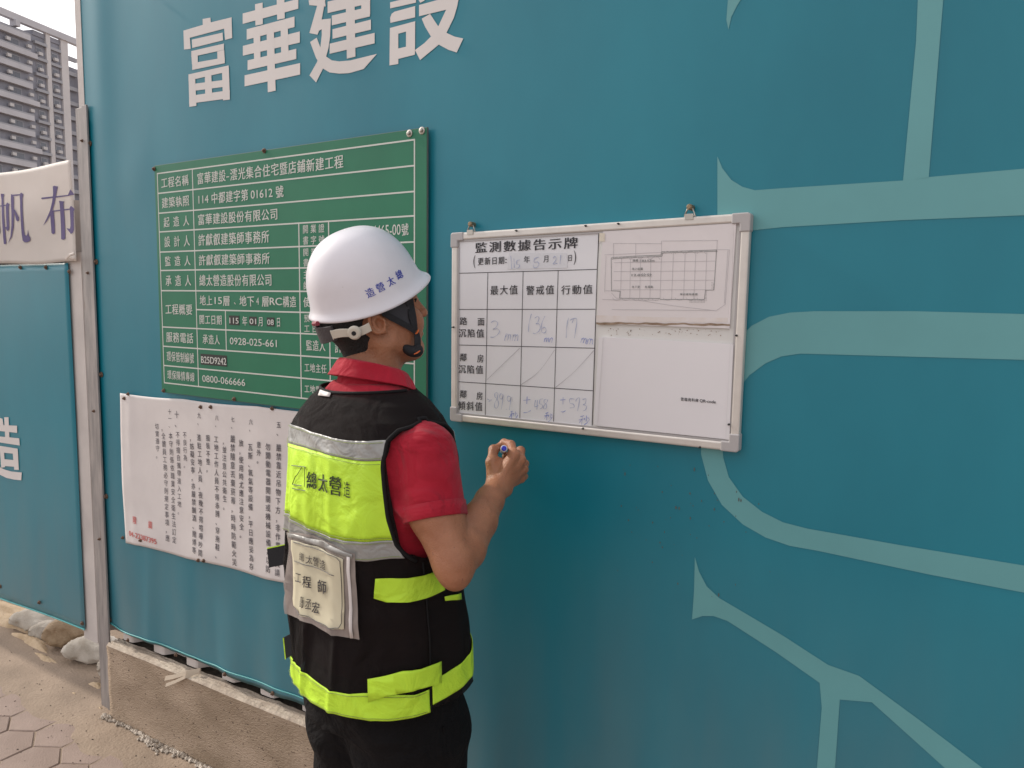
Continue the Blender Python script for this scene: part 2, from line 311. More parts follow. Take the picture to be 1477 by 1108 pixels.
# ------------------------------------------------------------------ far apartment block
M_bwall = mat('hazed_grey_tile', (0.26, 0.262, 0.305), rough=0.7, var=0.12, vscale=0.4)  # block colours are lightened so that distance haze sits in the paint
M_bwhite = mat('hazed_concrete_band', (0.52, 0.51, 0.54), rough=0.7, var=0.06, vscale=0.3)
M_bfin = mat('cream_pier', (0.60, 0.57, 0.57), rough=0.7, var=0.05, vscale=0.3)
M_glass = mat('dark_window_glass', (0.16, 0.17, 0.20), rough=0.12)
M_frame = mat('window_frame_grey', (0.36, 0.36, 0.39), rough=0.5)
M_ac = mat('white_ac_unit', (0.55, 0.53, 0.53), rough=0.5)
def building():
    hd = CF*np.array([1, 1, 0]); hd /= np.linalg.norm(hd); rd = np.array([-hd[0]*0+hd[1], -hd[0], 0.])  # right
    A = rad(14.5); h = hd*math.cos(A)+rd*math.sin(A)           # facade runs away from us
    nrm = rd*math.cos(A)-hd*math.sin(A)                         # faces right / towards us
    Z0 = 150.0; P0 = CAM+np.array([0, 0, 0])+hd*Z0+rd*(-0.668*Z0); P0[2] = 0
    q_ = ray(0, 150); P0 = CAM+q_*Z0; P0[2] = 0
    b = empty('apartment_building', tuple(P0), 'tall grey apartment block with pale balcony bands and a rooftop frame behind the hoarding', 'building')
    def bx_(t0, t1, n0, n1, z0, z1):
        c = []
        for z in (z0, z1):
            for t, n_ in ((t0, n0), (t1, n0), (t1, n1), (t0, n1)): c.append(P0+h*t+nrm*n_+np.array([0, 0, z]))
        return c, [(0, 3, 2, 1), (4, 5, 6, 7), (0, 1, 5, 4), (1, 2, 6, 5), (2, 3, 7, 6), (3, 0, 4, 7)]
    def part(name, m, *a, label=None):
        v, f = bx_(*a); return mk(name, v, f, m, b, label=label)
    def tpx(px):
        v = ray(px+5, 150); k_ = ((P0-CAM)[:2]@nrm[:2])/(v[:2]@nrm[:2]); return (CAM[:2]+v[:2]*k_-P0[:2])@h[:2]
    def tpx_old(px):   # parameter along the facade seen at pixel column px
        l = (px-738.5)/1108.0; lo, hi = -200, 400
        for _ in range(60):
            mid = (lo+hi)/2; Q = hd*Z0+rd*(-0.668*Z0)+h*mid; q = (Q@rd)/(Q@hd)
            if q < l: lo = mid
            else: hi = mid
        return lo
    fl = 3.15; top = 17*fl+1.2
    tA, tB, t1, t1b, t2, t2b, t3, t3b = -16.0, tpx(47), tpx(63), tpx(69), tpx(84), tpx(94), tpx(113), tpx(121)
    zt = 57.2
    part('wall', M_bwall, tA, t2b+0.2, -14, 0, 0, top)
    part('stair_block', M_bwall, t2b, t3b, -14, -1.5, 0, top-3.2)
    for (a, c, dn) in ((t1, t1b, 1.6), (t2, t2b, 1.6), (t3, t3b, 1.6)):
        part('pier', M_bfin, a, c, -0.2, dn*.28, 0, zt-1.2)
    part('roof_frame', M_bwhite, tA, t3b+0.3, -0.3, 0.8, zt-1.3, zt)
    part('roof_frame', M_bwhite, tA, t3b+0.3, -13.5, -12.0, zt-1.3, zt)
    part('frame_post', M_bwhite, tpx(17), tpx(17)+1.0, -0.4, 1.2, top, zt-1.3)
    part('frame_post', M_bwhite, tA, tA+1.0, -0.4, 1.2, top, zt-1.3)
    part('penthouse', M_bfin, tpx(22), tpx(46), -9, -1.0, top, zt-2.6)
    part('penthouse', M_bwall, tpx(46), t2, -9, 0.2, top-0.1, zt-1.6)
    for kf in range(17):
        z = kf*fl
        sh = 1.2 if kf % 3 == 1 else 0
        part('balcony_band', M_bwhite, tA, tB-(1.5 if kf % 3 else 0), 0.1, 1.0, z+2.5, z+3.5)
        part('balcony_band', M_frame, tB-0.2, t1, 0.05, 0.7, z+2.6, z+3.15)
        part('balcony_band', M_frame, t1b, t2, 0.05, 0.5, z+2.6, z+3.15)
        part('balcony_band', M_frame, t2b, t3, -1.4, -0.7, z+2.3, z+3.1)
        if kf > 7:
            for q in range(4):
                t = tA+2.0+q*(tB-tA-3)/4
                w = part('window', M_frame, t, t+2.9, 0.0, 0.12, z+0.1, z+2.1)
                v, f = bx_(t+0.15, t+1.4, 0.12, 0.16, z+0.25, z+1.95); mk('pane', v, f, M_glass, w)
                v, f = bx_(t+1.5, t+2.75, 0.12, 0.16, z+0.25, z+1.95); mk('pane', v, f, M_glass, w)
            for t in (tB-7.0, tB-2.2): part('air_conditioner', M_ac, t, t+0.9, 0.5, 0.95, z+1.1, z+1.7)
            for t in ((tB+t1)/2-0.6, (t1b+t2)/2-0.5):
                w = part('window', M_frame, t-0.3, t+1.2, 0.0, 0.1, z+0.7, z+2.1)
                v, f = bx_(t-0.15, t+1.05, 0.1, 0.14, z+0.85, z+1.95); mk('pane', v, f, M_glass, w)
                part('air_conditioner', M_ac, t-0.2, t+0.8, 0.3, 0.8, z+0.5, z+1.1)
            part('railing', M_frame, tA, tB-1.5, 0.9, 0.98, z+3.5, z+3.8)
building()

# ------------------------------------------------------------------ hoarding
TOP = 3.3
def fold(x, z):
    """outward displacement of the big teal tarp"""
    d = 0.003*vnoise(x, z, 1.2, 3)+0.0015*math.sin(x*9+z*1.5)*math.exp(-((x+2.2)/0.8)**2)
    b = math.exp(-max(0, z-0.34)/0.28)
    d += b*(0.006*math.sin(x*11.5+0.6*math.sin(z*4))+0.004*math.sin(x*23+1))*(1 if x < -0.6 else 0.4)
    d += 0.007*math.exp(-max(0, z-0.34)/0.5)*(math.exp(-((x+2.62-.05*z)/0.035)**2)+.8*math.exp(-((x+2.36+.03*z)/0.045)**2)-.7*math.exp(-((x+2.22)/0.06)**2)+.5*math.exp(-((x+1.9)/0.05)**2))
    d += 0.006*math.exp(-((x+2.78)/0.07)**2)*(0.5+0.5*math.sin(z*3.1))
    d += 0.004*math.exp(-((x+2.58)/0.10)**2-((z-2.06)/0.12)**2)
    return max(d, -0.003)
def on_tarp(V2, F, off):
    return [(x, -(off+fold(x, z)), z) for x, z in V2], F
TX0 = -2.897; TX1 = 2.6; TZ0 = 0.352
hb = empty('tarp_covered_hoarding', ((TX0+TX1)/2, 0.0, 0.3), 'tall site hoarding wrapped in a teal tarp printed with big white characters', 'hoarding')
nx, nz_ = 360, 160
xs = np.linspace(TX0, TX1, nx); zs = TZ0+(TOP-TZ0)*np.linspace(0, 1, nz_)**1.4
def slp(x): t_ = max(0, x+2.9); return max(-.02, 0.021*min(1.15, t_)-.03*max(0, t_-1.15))
def tz(x, z):   # scalloped lower hem pulled up at the screws
    if z < TZ0+1e-6: return z+slp(x)+0.006*abs(math.sin((x-TX0)*5.1))+0.012*math.exp(-((x-TX0)/0.05)**2)
    return z
V = [(x, -(0.004+fold(x, z)), tz(x, z)) for z in zs for x in xs]
F = [(j*nx+i, j*nx+i+1, (j+1)*nx+i+1, (j+1)*nx+i) for j in range(nz_-1) for i in range(nx-1)]
t = mk('tarp', V, F, M_tarp, hb, smooth=True); sm = t.modifiers.new('thick', 'SOLIDIFY'); sm.thickness = 0.0015; sm.offset = -1
# light hem welt along the lower edge
V, F = tube([(x, -(0.007+fold(x, TZ0)), tz(x, TZ0)) for x in np.linspace(TX0, TX1, 180)], 0.0028, 6)
mk('hem', V, F, mat('hem_teal', (0.06, 0.30, 0.31), rough=0.45), hb, smooth=True)
# corrugated sheet behind
def corr(x, per=0.2):
    p = (x/per) % 1.0
    if p < 0.30: return 0.0
    if p < 0.42: return (p-0.30)/0.12
    if p < 0.88: return 1.0
    return 1-(p-0.88)/0.12
def corr_sheet(x0, x1, z0, z1, y0, amp, name, parent, per=0.2):
    X = []
    x = x0
    while x < x1: X.append(x); x += per/25.0
    X.append(x1)
    V = []; F = []
    for z in (z0, z1):
        for x in X: V.append((x, y0+amp*corr(x, per), z+(slp(x) if z == z0 and name == 'corrugated_sheet' and x0 > -5 else 0)))
    n = len(X)
    for i in range(n-1): F.append((i, i+1, n+i+1, n+i))
    o = mk(name, V, F, M_steel_white, parent); s_ = o.modifiers.new('t', 'SOLIDIFY'); s_.thickness = 0.004; s_.offset = 0
    return o
corr_sheet(-2.93, TX1, 0.309, TOP, 0.0065, 0.034, 'corrugated_sheet', hb)
V, F = box(-2.930, -2.893, -0.006, 0.0, 0.312, TOP); mk('edge_flashing', V, F, M_steel_white, hb)
for z in (0.9, 1.75, 2.6): V, F = box(-2.93, TX1, 0.060, 0.105, z, z+0.05); mk('rail', V, F, M_galv, hb)

V, F = box(-2.89, TX1, 0.060, 0.075, 0.27, 0.56); mk('light_block_board', V, F, mat('dark_light_block', (0.07, 0.05, 0.035), rough=0.9, var=.3, vscale=20), hb)  # unseen dark board, added to keep light out of the gap below the sheet
# concrete footing
ft = empty('concrete_footing', (-0.2, 0.05, 0), 'long rough brown concrete footing with a pale ledge under the teal hoarding', 'footing')
FX = W(156, 980, 0.04)[0]; nx = 260; X = np.linspace(FX, TX1, nx); Z = np.linspace(0.0, 0.292, 14)
V = [(x, -0.040-0.0025*vnoise(x, z*3, 6, 6)-0.0015*vnoise(x, z*2, 21, 2), z*(1+slp(x)/.302)) for z in Z for x in X]
F = [(j*nx+i, j*nx+i+1, (j+1)*nx+i+1, (j+1)*nx+i) for j in range(13) for i in range(nx-1)]
nb = len(V); V += [(FX, 0.2, z) for z in Z]
F += [(nb+j, j*nx, (j+1)*nx, nb+j+1) for j in range(13)]
mk('block', V, F, M_conc, ft, smooth=True)
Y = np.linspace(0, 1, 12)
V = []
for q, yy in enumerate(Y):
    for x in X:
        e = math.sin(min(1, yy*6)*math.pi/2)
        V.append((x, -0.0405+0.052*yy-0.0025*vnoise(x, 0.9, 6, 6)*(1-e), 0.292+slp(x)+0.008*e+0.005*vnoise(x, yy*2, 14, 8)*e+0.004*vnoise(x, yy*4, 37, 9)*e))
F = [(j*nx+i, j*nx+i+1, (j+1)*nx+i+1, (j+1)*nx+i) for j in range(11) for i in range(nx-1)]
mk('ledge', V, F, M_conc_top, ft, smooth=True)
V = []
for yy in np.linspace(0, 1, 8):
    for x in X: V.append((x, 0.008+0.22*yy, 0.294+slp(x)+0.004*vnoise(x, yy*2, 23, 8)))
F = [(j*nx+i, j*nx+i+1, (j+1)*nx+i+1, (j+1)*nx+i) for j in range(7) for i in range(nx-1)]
mk('gap_shade_sheet', V, F, mat('dark_gap_shade', (0.055, 0.042, 0.03), rough=0.95, var=.3, vscale=30, bump=.6, bscale=60), ft, smooth=True)  # dark sheet whose colour stands in for the shade behind the ledge
# rubble along the foot
def rock(c, r, rg):
    V = []; a = [rg.uniform(.6, 1.2) for _ in range(6)]
    P = [(1, 0, 0), (-1, 0, 0), (0, 1, 0), (0, -1, 0), (0, 0, 1), (0, 0, -1)]
    ang = rg.uniform(0, 6.28); ca, sa = math.cos(ang), math.sin(ang)
    for p, k in zip(P, a):
        x, y, z = p[0]*k*r, p[1]*k*r, p[2]*k*r*0.7; V.append((c[0]+ca*x-sa*y, c[1]+sa*x+ca*y, c[2]+z))
    return V, [(0, 2, 4), (2, 1, 4), (1, 3, 4), (3, 0, 4), (2, 0, 5), (1, 2, 5), (3, 1, 5), (0, 3, 5)]
rg = random.Random(3); parts = []
for _ in range(2200):
    x = rg.uniform(-2.87, 0.6); y = -0.043-abs(rg.gauss(0, 0.011))*(1+.5*math.sin(x*17)); parts.append(rock((x, y, dustz(x, y)+0.004), rg.choice([0.003, 0.005, 0.005, 0.008, 0.012])*rg.uniform(.7, 1.2), rg))
V, F = quads_join(parts); mk('mortar_rubble', V, F, M_rubble, kind='stuff', label='crumbled pale mortar scattered along the foot of the concrete footing', origin=(-1.5, -0.05, 0))
# a few pebbles and cement lumps on the pavement
parts = []
for _ in range(420):
    x = rg.uniform(-4.6, -0.5); y = rg.uniform(-1.1, 0.0) if rg.random() < .5 else rg.uniform(-0.35, 0.1); parts.append(rock((x, y, max(0, dustz(x, min(y, 0)))+0.001), rg.uniform(.0012, .0042), rg))
V, F = quads_join(parts); mk('grit', V, F, M_joint, kind='stuff', label='small dark grit scattered over the dusty pavement', origin=(-2.5, -0.5, 0))
# sand heaps breaking through at the fence foot
def heap(cx_, cy_, rx, ry, h, name='sand_patch'):
    V = [(cx_, cy_, h)]; F = []; n = 22; R_ = 6
    for j in range(1, R_+1):
        for i in range(n):
            a = 2*math.pi*i/n; k = j/R_; q = 1+0.25*math.sin(3*a+cx_*9)+0.12*math.sin(7*a)
            V.append((cx_+rx*k*q*math.cos(a), cy_+ry*k*q*math.sin(a), h*(math.cos(k*math.pi)*.5+.5)+0.002-0.012*k*k+0.002*math.sin(a*11+j*2)))
    for i in range(n): F.append((0, 1+i, 1+(i+1) % n))
    for j in range(R_-1):
        for i in range(n): F.append((1+j*n+i, 1+(j+1)*n+i, 1+(j+1)*n+(i+1) % n, 1+j*n+(i+1) % n))
    return V, F
hp = [heap(*G(139, 992), 0.075, 0.03, 0.020), heap(*G(145, 1024), 0.03, 0.01, 0.008), heap(*G(107, 1003), 0.035, 0.012, 0.008), heap(*G(66, 953), 0.16, 0.026, 0.02), heap(*G(46, 928), 0.26, 0.045, 0.03), heap(*G(20, 902), 0.36, 0.07, 0.04), heap(*G(-10, 880), 0.5, 0.12, 0.05)]
V, F = quads_join(hp); mk('loose_sand', V, F, M_sand, smooth=True, kind='stuff', label='pale loose sand spilling out at the foot of the fence', origin=(-3.2, 0, 0))

# post
ps = empty('galvanised_post', (-2.93, -0.03, 0), 'galvanised steel angle post standing at the joint of the two hoardings', 'post')
px0, pxm, px1 = W(128.8, 600, 0.014)[0], W(138.5, 600, 0.014)[0], W(144.6, 600, 0.014)[0]
V, F = box(px0, pxm-0.0005, -0.0150, -0.0115, -0.02, 2.32); bevelize(mk('front_flange', V, F, M_galv, ps), 0.001)
V, F = box(pxm, px1, -0.0185, -0.0112, -0.02, 2.325); bevelize(mk('front_flange', V, F, M_galv, ps), 0.001)
V, F = box(px0-0.003, px0-0.0003, -0.0150, 0.005, -0.02, 2.32); bevelize(mk('side_flange', V, F, M_galv, ps), 0.001)
def screw(x, y, z, parent, r=0.006, m=None, name='screw'):
    V, F = tube([(x, y, z), (x, y-0.0022, z), (x, y-0.003, z)], [r*1.5, r*1.5, r], 10); v2, f2 = tube([(x, y-0.003, z), (x, y-0.0075, z), (x, y-0.0085, z)], [r*.85, r*.8, r*.4], 6)
    V, F = quads_join([(V, F), (v2, f2)]); return mk(name, V, F, m or M_rust, parent)
for z in (2.2, 1.72, 1.2, 0.7): screw(pxm-0.004, -0.0187, z, ps, 0.004)
for px, py in ((131, 208), (140, 378), (147, 540), (154, 715), (158, 893)):
    x, z = W(px, py); screw(x+0.008, -0.006-fold(x, z), z, hb, 0.007)
for px, py in ((192, 925), (257, 948), (330, 975), (398, 1003), (226, 0)):
    x, z = W(px, py); screw(x, -0.008-fold(x, z), z+0.012, hb, 0.005)
# plastic cable tie lying over the ledge
def strip(P, w_, th):
    V = []; F = []
    for p in P:
        for dy, dz in ((-w_*.2, -w_/2), (w_*.2, w_/2), (w_*.2+th, w_/2), (-w_*.2+th, -w_/2)): V.append((p[0], p[1]+dy, p[2]+dz))
    for i in range(len(P)-1):
        for k in range(4): F.append((i*4+k, i*4+(k+1) % 4, i*4+4+(k+1) % 4, i*4+4+k))
    return V, F+[(0, 1, 2, 3), tuple(len(P)*4-4+k for k in (3, 2, 1, 0))]
V, F = quads_join([strip([(-2.30, -0.012, 0.332), (-2.34, -0.040, 0.322), (-2.39, -0.054, 0.300), (-2.43, -0.062, 0.286)], .014, .002), strip([(-2.30, -0.010, 0.328), (-2.335, -0.046, 0.312), (-2.38, -0.060, 0.286), (-2.415, -0.07, 0.268)], .012, .002)])
mk('plastic_strap', V, F, mat('tan_strapping', (0.52, 0.43, 0.33), rough=0.6), label='short tan plastic strap hanging over the edge of the concrete ledge', cat='strap')
parts = []
for i in range(90):
    a = -1.75+i*0.0125; parts.append(tube([(a, 0.0, 0.344+0.006*math.sin(i*1.9)), (a+0.02, -0.006, 0.356), (a+0.03, 0.002, 0.347)], 0.0016, 4))
V, F = quads_join(parts); mk('rope_netting', V, F, mat('orange_rope', (0.42, 0.22, 0.10), rough=0.8), kind='stuff', label='frayed orange rope netting squeezed below the tarp hem')

# ---- flat prints on the teal tarp
def grid_split(V2, F, step=0.06):
    bm = bmesh.new(); vs = [bm.verts.new((x, 0, z)) for x, z in V2]
    for f in F:
        try: bm.faces.new([vs[i] for i in f])
        except ValueError: pass
    xs_ = [v.co.x for v in bm.verts]; zs_ = [v.co.z for v in bm.verts]
    if not xs_: return [], []
    for a, lo, hi in ((0, min(xs_), max(xs_)), (2, min(zs_), max(zs_))):
        q = lo+step
        while q < hi:
            co = [0, 0, 0]; co[a] = q; no = [0, 0, 0]; no[a] = 1
            bmesh.ops.bisect_plane(bm, geom=bm.verts[:]+bm.edges[:]+bm.faces[:], plane_co=co, plane_no=no); q += step
    bm.verts.index_update(); V = [(v.co.x, v.co.z) for v in bm.verts]; F2 = [tuple(v.index for v in f.verts) for f in bm.faces]; bm.free()
    return V, F2
from mathutils.geometry import tessellate_polygon
def poly_tri(pts):
    t = tessellate_polygon([[Vector((p[0], p[1], 0)) for p in pts]]); return [tuple(q) for q in t]
def print_polys(name, polys, off, m, parent, warp=True, **k):
    parts = []
    for i, P in enumerate(polys):
        P2 = [W(*p) for p in P]; T = poly_tri(P2)
        T = [t for t in T]
        if warp: v2, f2 = grid_split(P2, T, 0.05); 
        else: v2, f2 = P2, T
        parts.append(([(x, -(off+0.00003*(i % 40)+(fold(x, z) if warp else 0)), z) for x, z in v2], f2))
    V, F = quads_join(parts); return mk(name, V, F, m, parent, **k)
def cr_(pts, ox, oy, s): return [(ox+x/s, oy+y/s) for x, y in pts]
S5 = 1434/220.0; S6 = 1477/260.0
def c5(*p): return cr_(p, 240, 0, S5)
def c6(*p): return cr_(p, 430, 0, S6)
fu = [c5((180,295),(360,240),(358,185),(430,172),(434,216),(626,168),(632,362),(566,380),(557,275),(240,362),(248,466),(186,472)),
      c5((258,380),(543,312),(548,384),(262,458)),
      c5((254,487),(556,415),(566,598),(264,664),(262,645),(500,592),(495,500),(314,542),(314,582),(500,540),(500,592),(262,645)),
      ]
# built from simple bars so nothing self-crosses
def bar(x0, x1, yt0, yt1, th0, th1): return ((x0, yt0), (x1, yt1), (x1, yt1+th1), (x0, yt0+th0))
fu = fu[:2]+[
 c5(*bar(254,556,487,415,56,58)), c5(*bar(262,564,600,545,64,54)), c5((256,540),(314,528),(314,600),(260,612)), c5((494,490),(558,474),(563,560),(497,570)),
 c5((228,706),(600,620),(612,940),(548,948),(546,932),(302,978),(300,1000),(236,1010),(232,860),(290,850),(292,905),(382,888),(380,845),(440,832),(446,875),(540,858),(540,815),(290,866),(232,880)) ]
fu = fu[:-1]+[c5(*bar(228,600,706,620,58,56)), c5(*bar(232,606,800,712+38,66,64)), c5(*bar(234,611,908,852,72,76)),
 c5((229,740),(290,728),(302,1000),(236,1010)), c5((380,720),(440,705),(448,900),(384,915)), c5((538,660),(602,640),(612,940),(548,948))]
hua = [c5(*bar(730,1256,132,-4,98,92)), c5((846,45),(918,30),(920,232),(850,246)), c5((1050,-60),(1122,-75),(1128,178),(1056,192)),
 c5(*bar(768,1220,280,162,98,98)), c5(*bar(732,1270,436,302,92,104)), c5(*bar(776,1236,572,464,92,96)), c5(*bar(748,1272,712,598,104,108)),
 c5((832,330),(895,316),(898,600),(838,610)), c5((956,290),(1024,270),(1040,856),(966,872)), c5((1088,240),(1156,225),(1164,540),(1094,556))]
jian = [c6((100,10),(230,-20),(240,60),(106,48)), c6((170,-10),(245,-40),(205,178),(182,268),(172,290),(106,276),(128,200),(168,60)),
 c6((130,212),(172,170),(282,158),(277,205),(178,262)),
 c6((205,180),(282,158),(276,300),(262,400),(240,480),(215,570),(160,680),(106,622),(170,510),(195,400),(208,290)),
 c6((112,350),(166,314),(198,400),(245,470),(290,500),(350,508),(440,500),(656,446),(548,570),(430,604),(350,608),(270,598),(215,565),(160,480)),
 c6(*bar(256,600,20,-62,94,94)), c6((402,-40),(474,-60),(482,468),(412,486)), c6(*bar(290,600,134,60,80,80)), c6(*bar(296,608,246,166,78,82)), c6(*bar(272,638,364,274,82,86)),
 c6((530,-60),(602,-75),(602,125),(530,140))]
she = [c6(*bar(764,975,24,-28,50,54)), c6((764,150),(776,118),(800,100),(968,54),(968,146),(766,192)), 
 c6((762,234),(968,178),(966,452),(830,488),(830,528),(758,540)),
 c6((1000,46),(1190,-6),(1222,84),(1000,138)), c6((1180,-30),(1335,-60),(1312,60),(1285,150),(1225,272),(1160,370),(1100,420),(1008,496),(966,414),(1040,360),(1100,300),(1160,215),(1195,140),(1222,84)),
 c6((1022,158),(1090,118),(1155,218),(1225,274),(1290,304),(1362,320),(1308,434),(1240,412),(1158,368),(1095,300),(1050,225)), c6((990,-10),(1040,-30),(1045,10),(1010,28))]
# 口 of the last character and the small boxes are cut by repainting with the tarp beneath: build 口 as four bars instead
she[2:3] = [c6(*bar(762,968,234,178,66,64)), c6((762,234),(830,216),(830,528),(758,540)), c6((894,200),(968,178),(966,452),(892,470)), c6((800,408),(966,370),(966,452),(800,494))]
for ch in (fu, hua, jian, she): print_polys('character', ch, 0.0055, M_white_print, hb)['kind'] = 'stuff'
pale = [
 [(1327, -60), (1366, -60), (1361, 0), (1340, 257), (1303, 262), (1322, 60)],
 [(1036, 226), (1043, 243), (1056, 260), (1072, 270), (1090, 275), (1130, 272), (1303, 261), (1340, 256), (1477, 244), (1560, 236), (1560, 304), (1477, 311), (1300, 318), (1130, 328), (1083, 333), (1036, 337)],
 [(1046, 520), (1064, 490), (1085, 470), (1110, 457), (1140, 451), (1175, 449), (1320, 449), (1477, 453), (1560, 455), (1560, 522), (1477, 519), (1300, 514), (1155, 510), (1128, 514), (1105, 524), (1082, 541), (1060, 568), (1045, 600), (1042, 635), (1044, 660), (1052, 688), (1072, 716), (1100, 738), (1130, 753), (1165, 762), (1300, 786), (1477, 815), (1560, 829), (1560, 868), (1477, 854), (1340, 828), (1180, 794), (1140, 787), (1105, 775), (1072, 756), (1042, 728), (1022, 693), (1012, 655), (1012, 615), (1024, 565)],
 [(1003, 803), (1009, 824), (1020, 845), (1038, 862), (1062, 876), (1130, 916), (1195, 958), (1240, 974), (1330, 1040), (1420, 1108), (1470, 1146), (1420, 1146), (1365, 1108), (1258, 1012), (1212, 1008), (1205, 1108), (1203, 1150), (1176, 1150), (1179, 1108), (1186, 1020), (1183, 984), (1120, 940), (1050, 895), (1030, 888), (1014, 888), (999, 893), (1002, 850)],
 [(1052, -10), (1078, -12), (1064, 10), (1056, 26), (1052, 44), (1049, 30)],
]
for ch in pale: print_polys('pale_print', [ch], 0.0050, M_tarp2, hb)
# little rust drips and spatters on the tarp
rg = random.Random(5); parts = []
for _ in range(60):
    px = rg.gauss(985, 70); py = rg.gauss(735, 45)
    if py < 665 or px < 780: continue
    x, z = W(px, py); r = rg.choice([0.0008, 0.0010, 0.0015]); L = rg.uniform(1, 3.2)
    parts.append(([(x+r*math.cos(a), -(0.0057+fold(x, z)), z+r*L*math.sin(a)) for a in np.linspace(0, 5.4, 7)], [tuple(range(7))]))
V, F = quads_join(parts); mk('rust_spots', V, F, mat('rust_brown', (0.10, 0.12, 0.115), rough=0.8), hb)['kind'] = 'stuff'

# ------------------------------------------------------------------ left hoarding
lb = empty('left_hoarding', (-4.6, 0.0, 0.25), 'lower white fence section left of the post with its own teal tarp', 'hoarding')
corr_sheet(-9.0, -2.975, 0.262, 2.0, 0.018, 0.03, 'corrugated_sheet', lb, 0.24)
V, F = box(-3.075, -2.975, 0.0, 0.010, 0.25, 1.80); mk('edge_flashing', V, F, M_steel_white, lb)
nx, nn = 180, 50; X = np.linspace(-9.0, -3.052, nx); Zb = 0.0
def foldl(x, z): return 0.004*vnoise(x, z, 1.5, 9)+0.003*math.sin(x*8)*math.exp(-(z-.25)/.3)
V = []
for j in range(nn):
    k = j/(nn-1)
    for x in X:
        zb = 0.292+0.038*(x+3.05); zt = 1.760; z = zb+(zt-zb)*k; V.append((x, -(0.006+foldl(x, z)), z))
F = [(j*nx+i, j*nx+i+1, (j+1)*nx+i+1, (j+1)*nx+i) for j in range(nn-1) for i in range(nx-1)]
o = mk('tarp', V, F, M_tarp, lb, smooth=True); s_ = o.modifiers.new('t', 'SOLIDIFY'); s_.thickness = 0.0015; s_.offset = -1
V, F = tube([(x, -(0.008+foldl(x, 0.27)), 0.292+0.038*(x+3.05)) for x in np.linspace(-8, -3.052, 60)], 0.003, 6); mk('hem', V, F, MATS['hem_teal'], lb)
S4 = 475/60.0
def c4(*p): return cr_(p, 0, 580, S4)
zao = [c4((8,175),(50,188),(60,262),(-10,262)), c4((68,172),(118,170),(128,420),(80,415)), c4((-40,258),(215,268),(216,350),(-40,322)), c4((-60,382),(240,412),(245,494),(-60,446)),
 c4((14,496),(222,530),(222,592),(60,575),(16,560)), c4((16,500),(62,505),(78,740),(34,748)), c4((160,525),(222,530),(234,772),(182,770)), c4((30,645),(228,665),(230,740),(80,728),(34,722)),
 c4((-60,640),(0,712),(30,748),(80,770),(150,790),(268,802),(262,890),(180,882),(90,862),(30,832),(-60,780))]
parts = []
for i, P in enumerate(zao):
    P2 = [W(*p) for p in P]; parts.append(([(x, -(0.0085+0.00004*i+foldl(x, z)), z) for x, z in P2], poly_tri(P2)))
V, F = quads_join(parts); mk('lettering', V, F, M_white_print, lb, label='white character at the left edge of the lower teal tarp')
for px, py in ((122, 898), (60, 868), (4, 845), (104, 392), (70, 386), (33, 386)):
    x, z = W(px, py); screw(x, -0.009, z, lb, 0.006)
# white tarp banner
wbn = empty('white_tarp_banner', (-4.6, -0.02, 1.76), 'white tarp banner with large violet characters tied above the left hoarding', 'banner')
nx, nn = 200, 26; X = np.linspace(-8.0, -2.972, nx)
def fb(x, z): return 0.007*vnoise(x, z*2, 3.0, 12)+0.003*math.exp(-((x+3.05)/0.12)**2)*math.sin(z*9)
V = []
for j in range(nn):
    k = j/(nn-1)
    for x in X:
        zt = 2.138-0.004*math.sin((x+2.97)*2.2)**2-0.003*(1+math.sin(x*9)); zb = 1.762+0.004*math.sin(x*12); z = zb+(zt-zb)*k
        V.append((x, -(0.022+fb(x, z)), z))
F = [(j*nx+i, j*nx+i+1, (j+1)*nx+i+1, (j+1)*nx+i) for j in range(nn-1) for i in range(nx-1)]
o = mk('cloth', V, F, M_banner2, wbn, smooth=True); s_ = o.modifiers.new('t', 'SOLIDIFY'); s_.thickness = 0.0015
S3 = 970/140.0
def c3(*p): return cr_(p, 0, 230, S3)
bu = [c3((403,388),(408,380),(680,352),(682,362),(410,398)), c3((664,360),(695,298),(737,352)),
 c3((518,270),(530,262),(570,270),(556,320),(530,440),(500,530),(455,610),(414,664),(450,590),(485,510),(508,420),(520,340)),
 c3((484,520),(520,506),(528,735),(510,746),(494,735)), c3((508,510),(690,488),(692,500),(510,522)), c3((574,412),(628,418),(618,440),(632,790),(612,803),(590,795),(580,440)),
 c3((680,480),(695,462),(734,495),(720,520),(722,700),(712,730),(690,744),(672,720),(642,686),(680,692),(686,660))]
fan = [c3((0,342),(36,345),(30,380),(52,838),(42,848),(26,842),(10,400)), c3((0,460),(60,452),(60,462),(0,472)), c3((54,455),(66,430),(92,445),(84,480),(88,680),(82,705),(66,716),(45,676),(62,672)),
 c3((104,345),(122,352),(134,380),(138,560),(130,680),(110,770),(66,842),(96,770),(110,660),(112,540),(104,400)), c3((120,352),(196,346),(196,358),(122,366)),
 c3((190,348),(204,330),(228,348),(220,390),(230,700),(236,750),(252,765),(264,740),(268,700),(276,760),(290,780),(286,812),(262,828),(232,828),(214,810),(206,740),(196,420)),
 c3((132,490),(152,510),(186,580),(184,612),(168,620),(156,600)), c3((-30, 440), (-10, 440), (-4, 740), (-24, 740))]
parts = []
for i, P in enumerate(bu+fan):
    P2 = [W(*p, 0.026) for p in P]; v2, f2 = grid_split(P2, poly_tri(P2), 0.03); parts.append(([(x, -(0.0238+0.00004*i+fb(x, z)), z) for x, z in v2], f2))
V, F = quads_join(parts); mk('lettering', V, F, M_purple, wbn, label='large violet characters')
V, F = tube([(-2.99, -0.03, 1.775), (-2.97, -0.056, 1.772), (-2.94, -0.058, 1.785), (-2.925, -0.05, 1.79)], 0.005, 6); mk('tie', V, F, M_banner2, wbn)

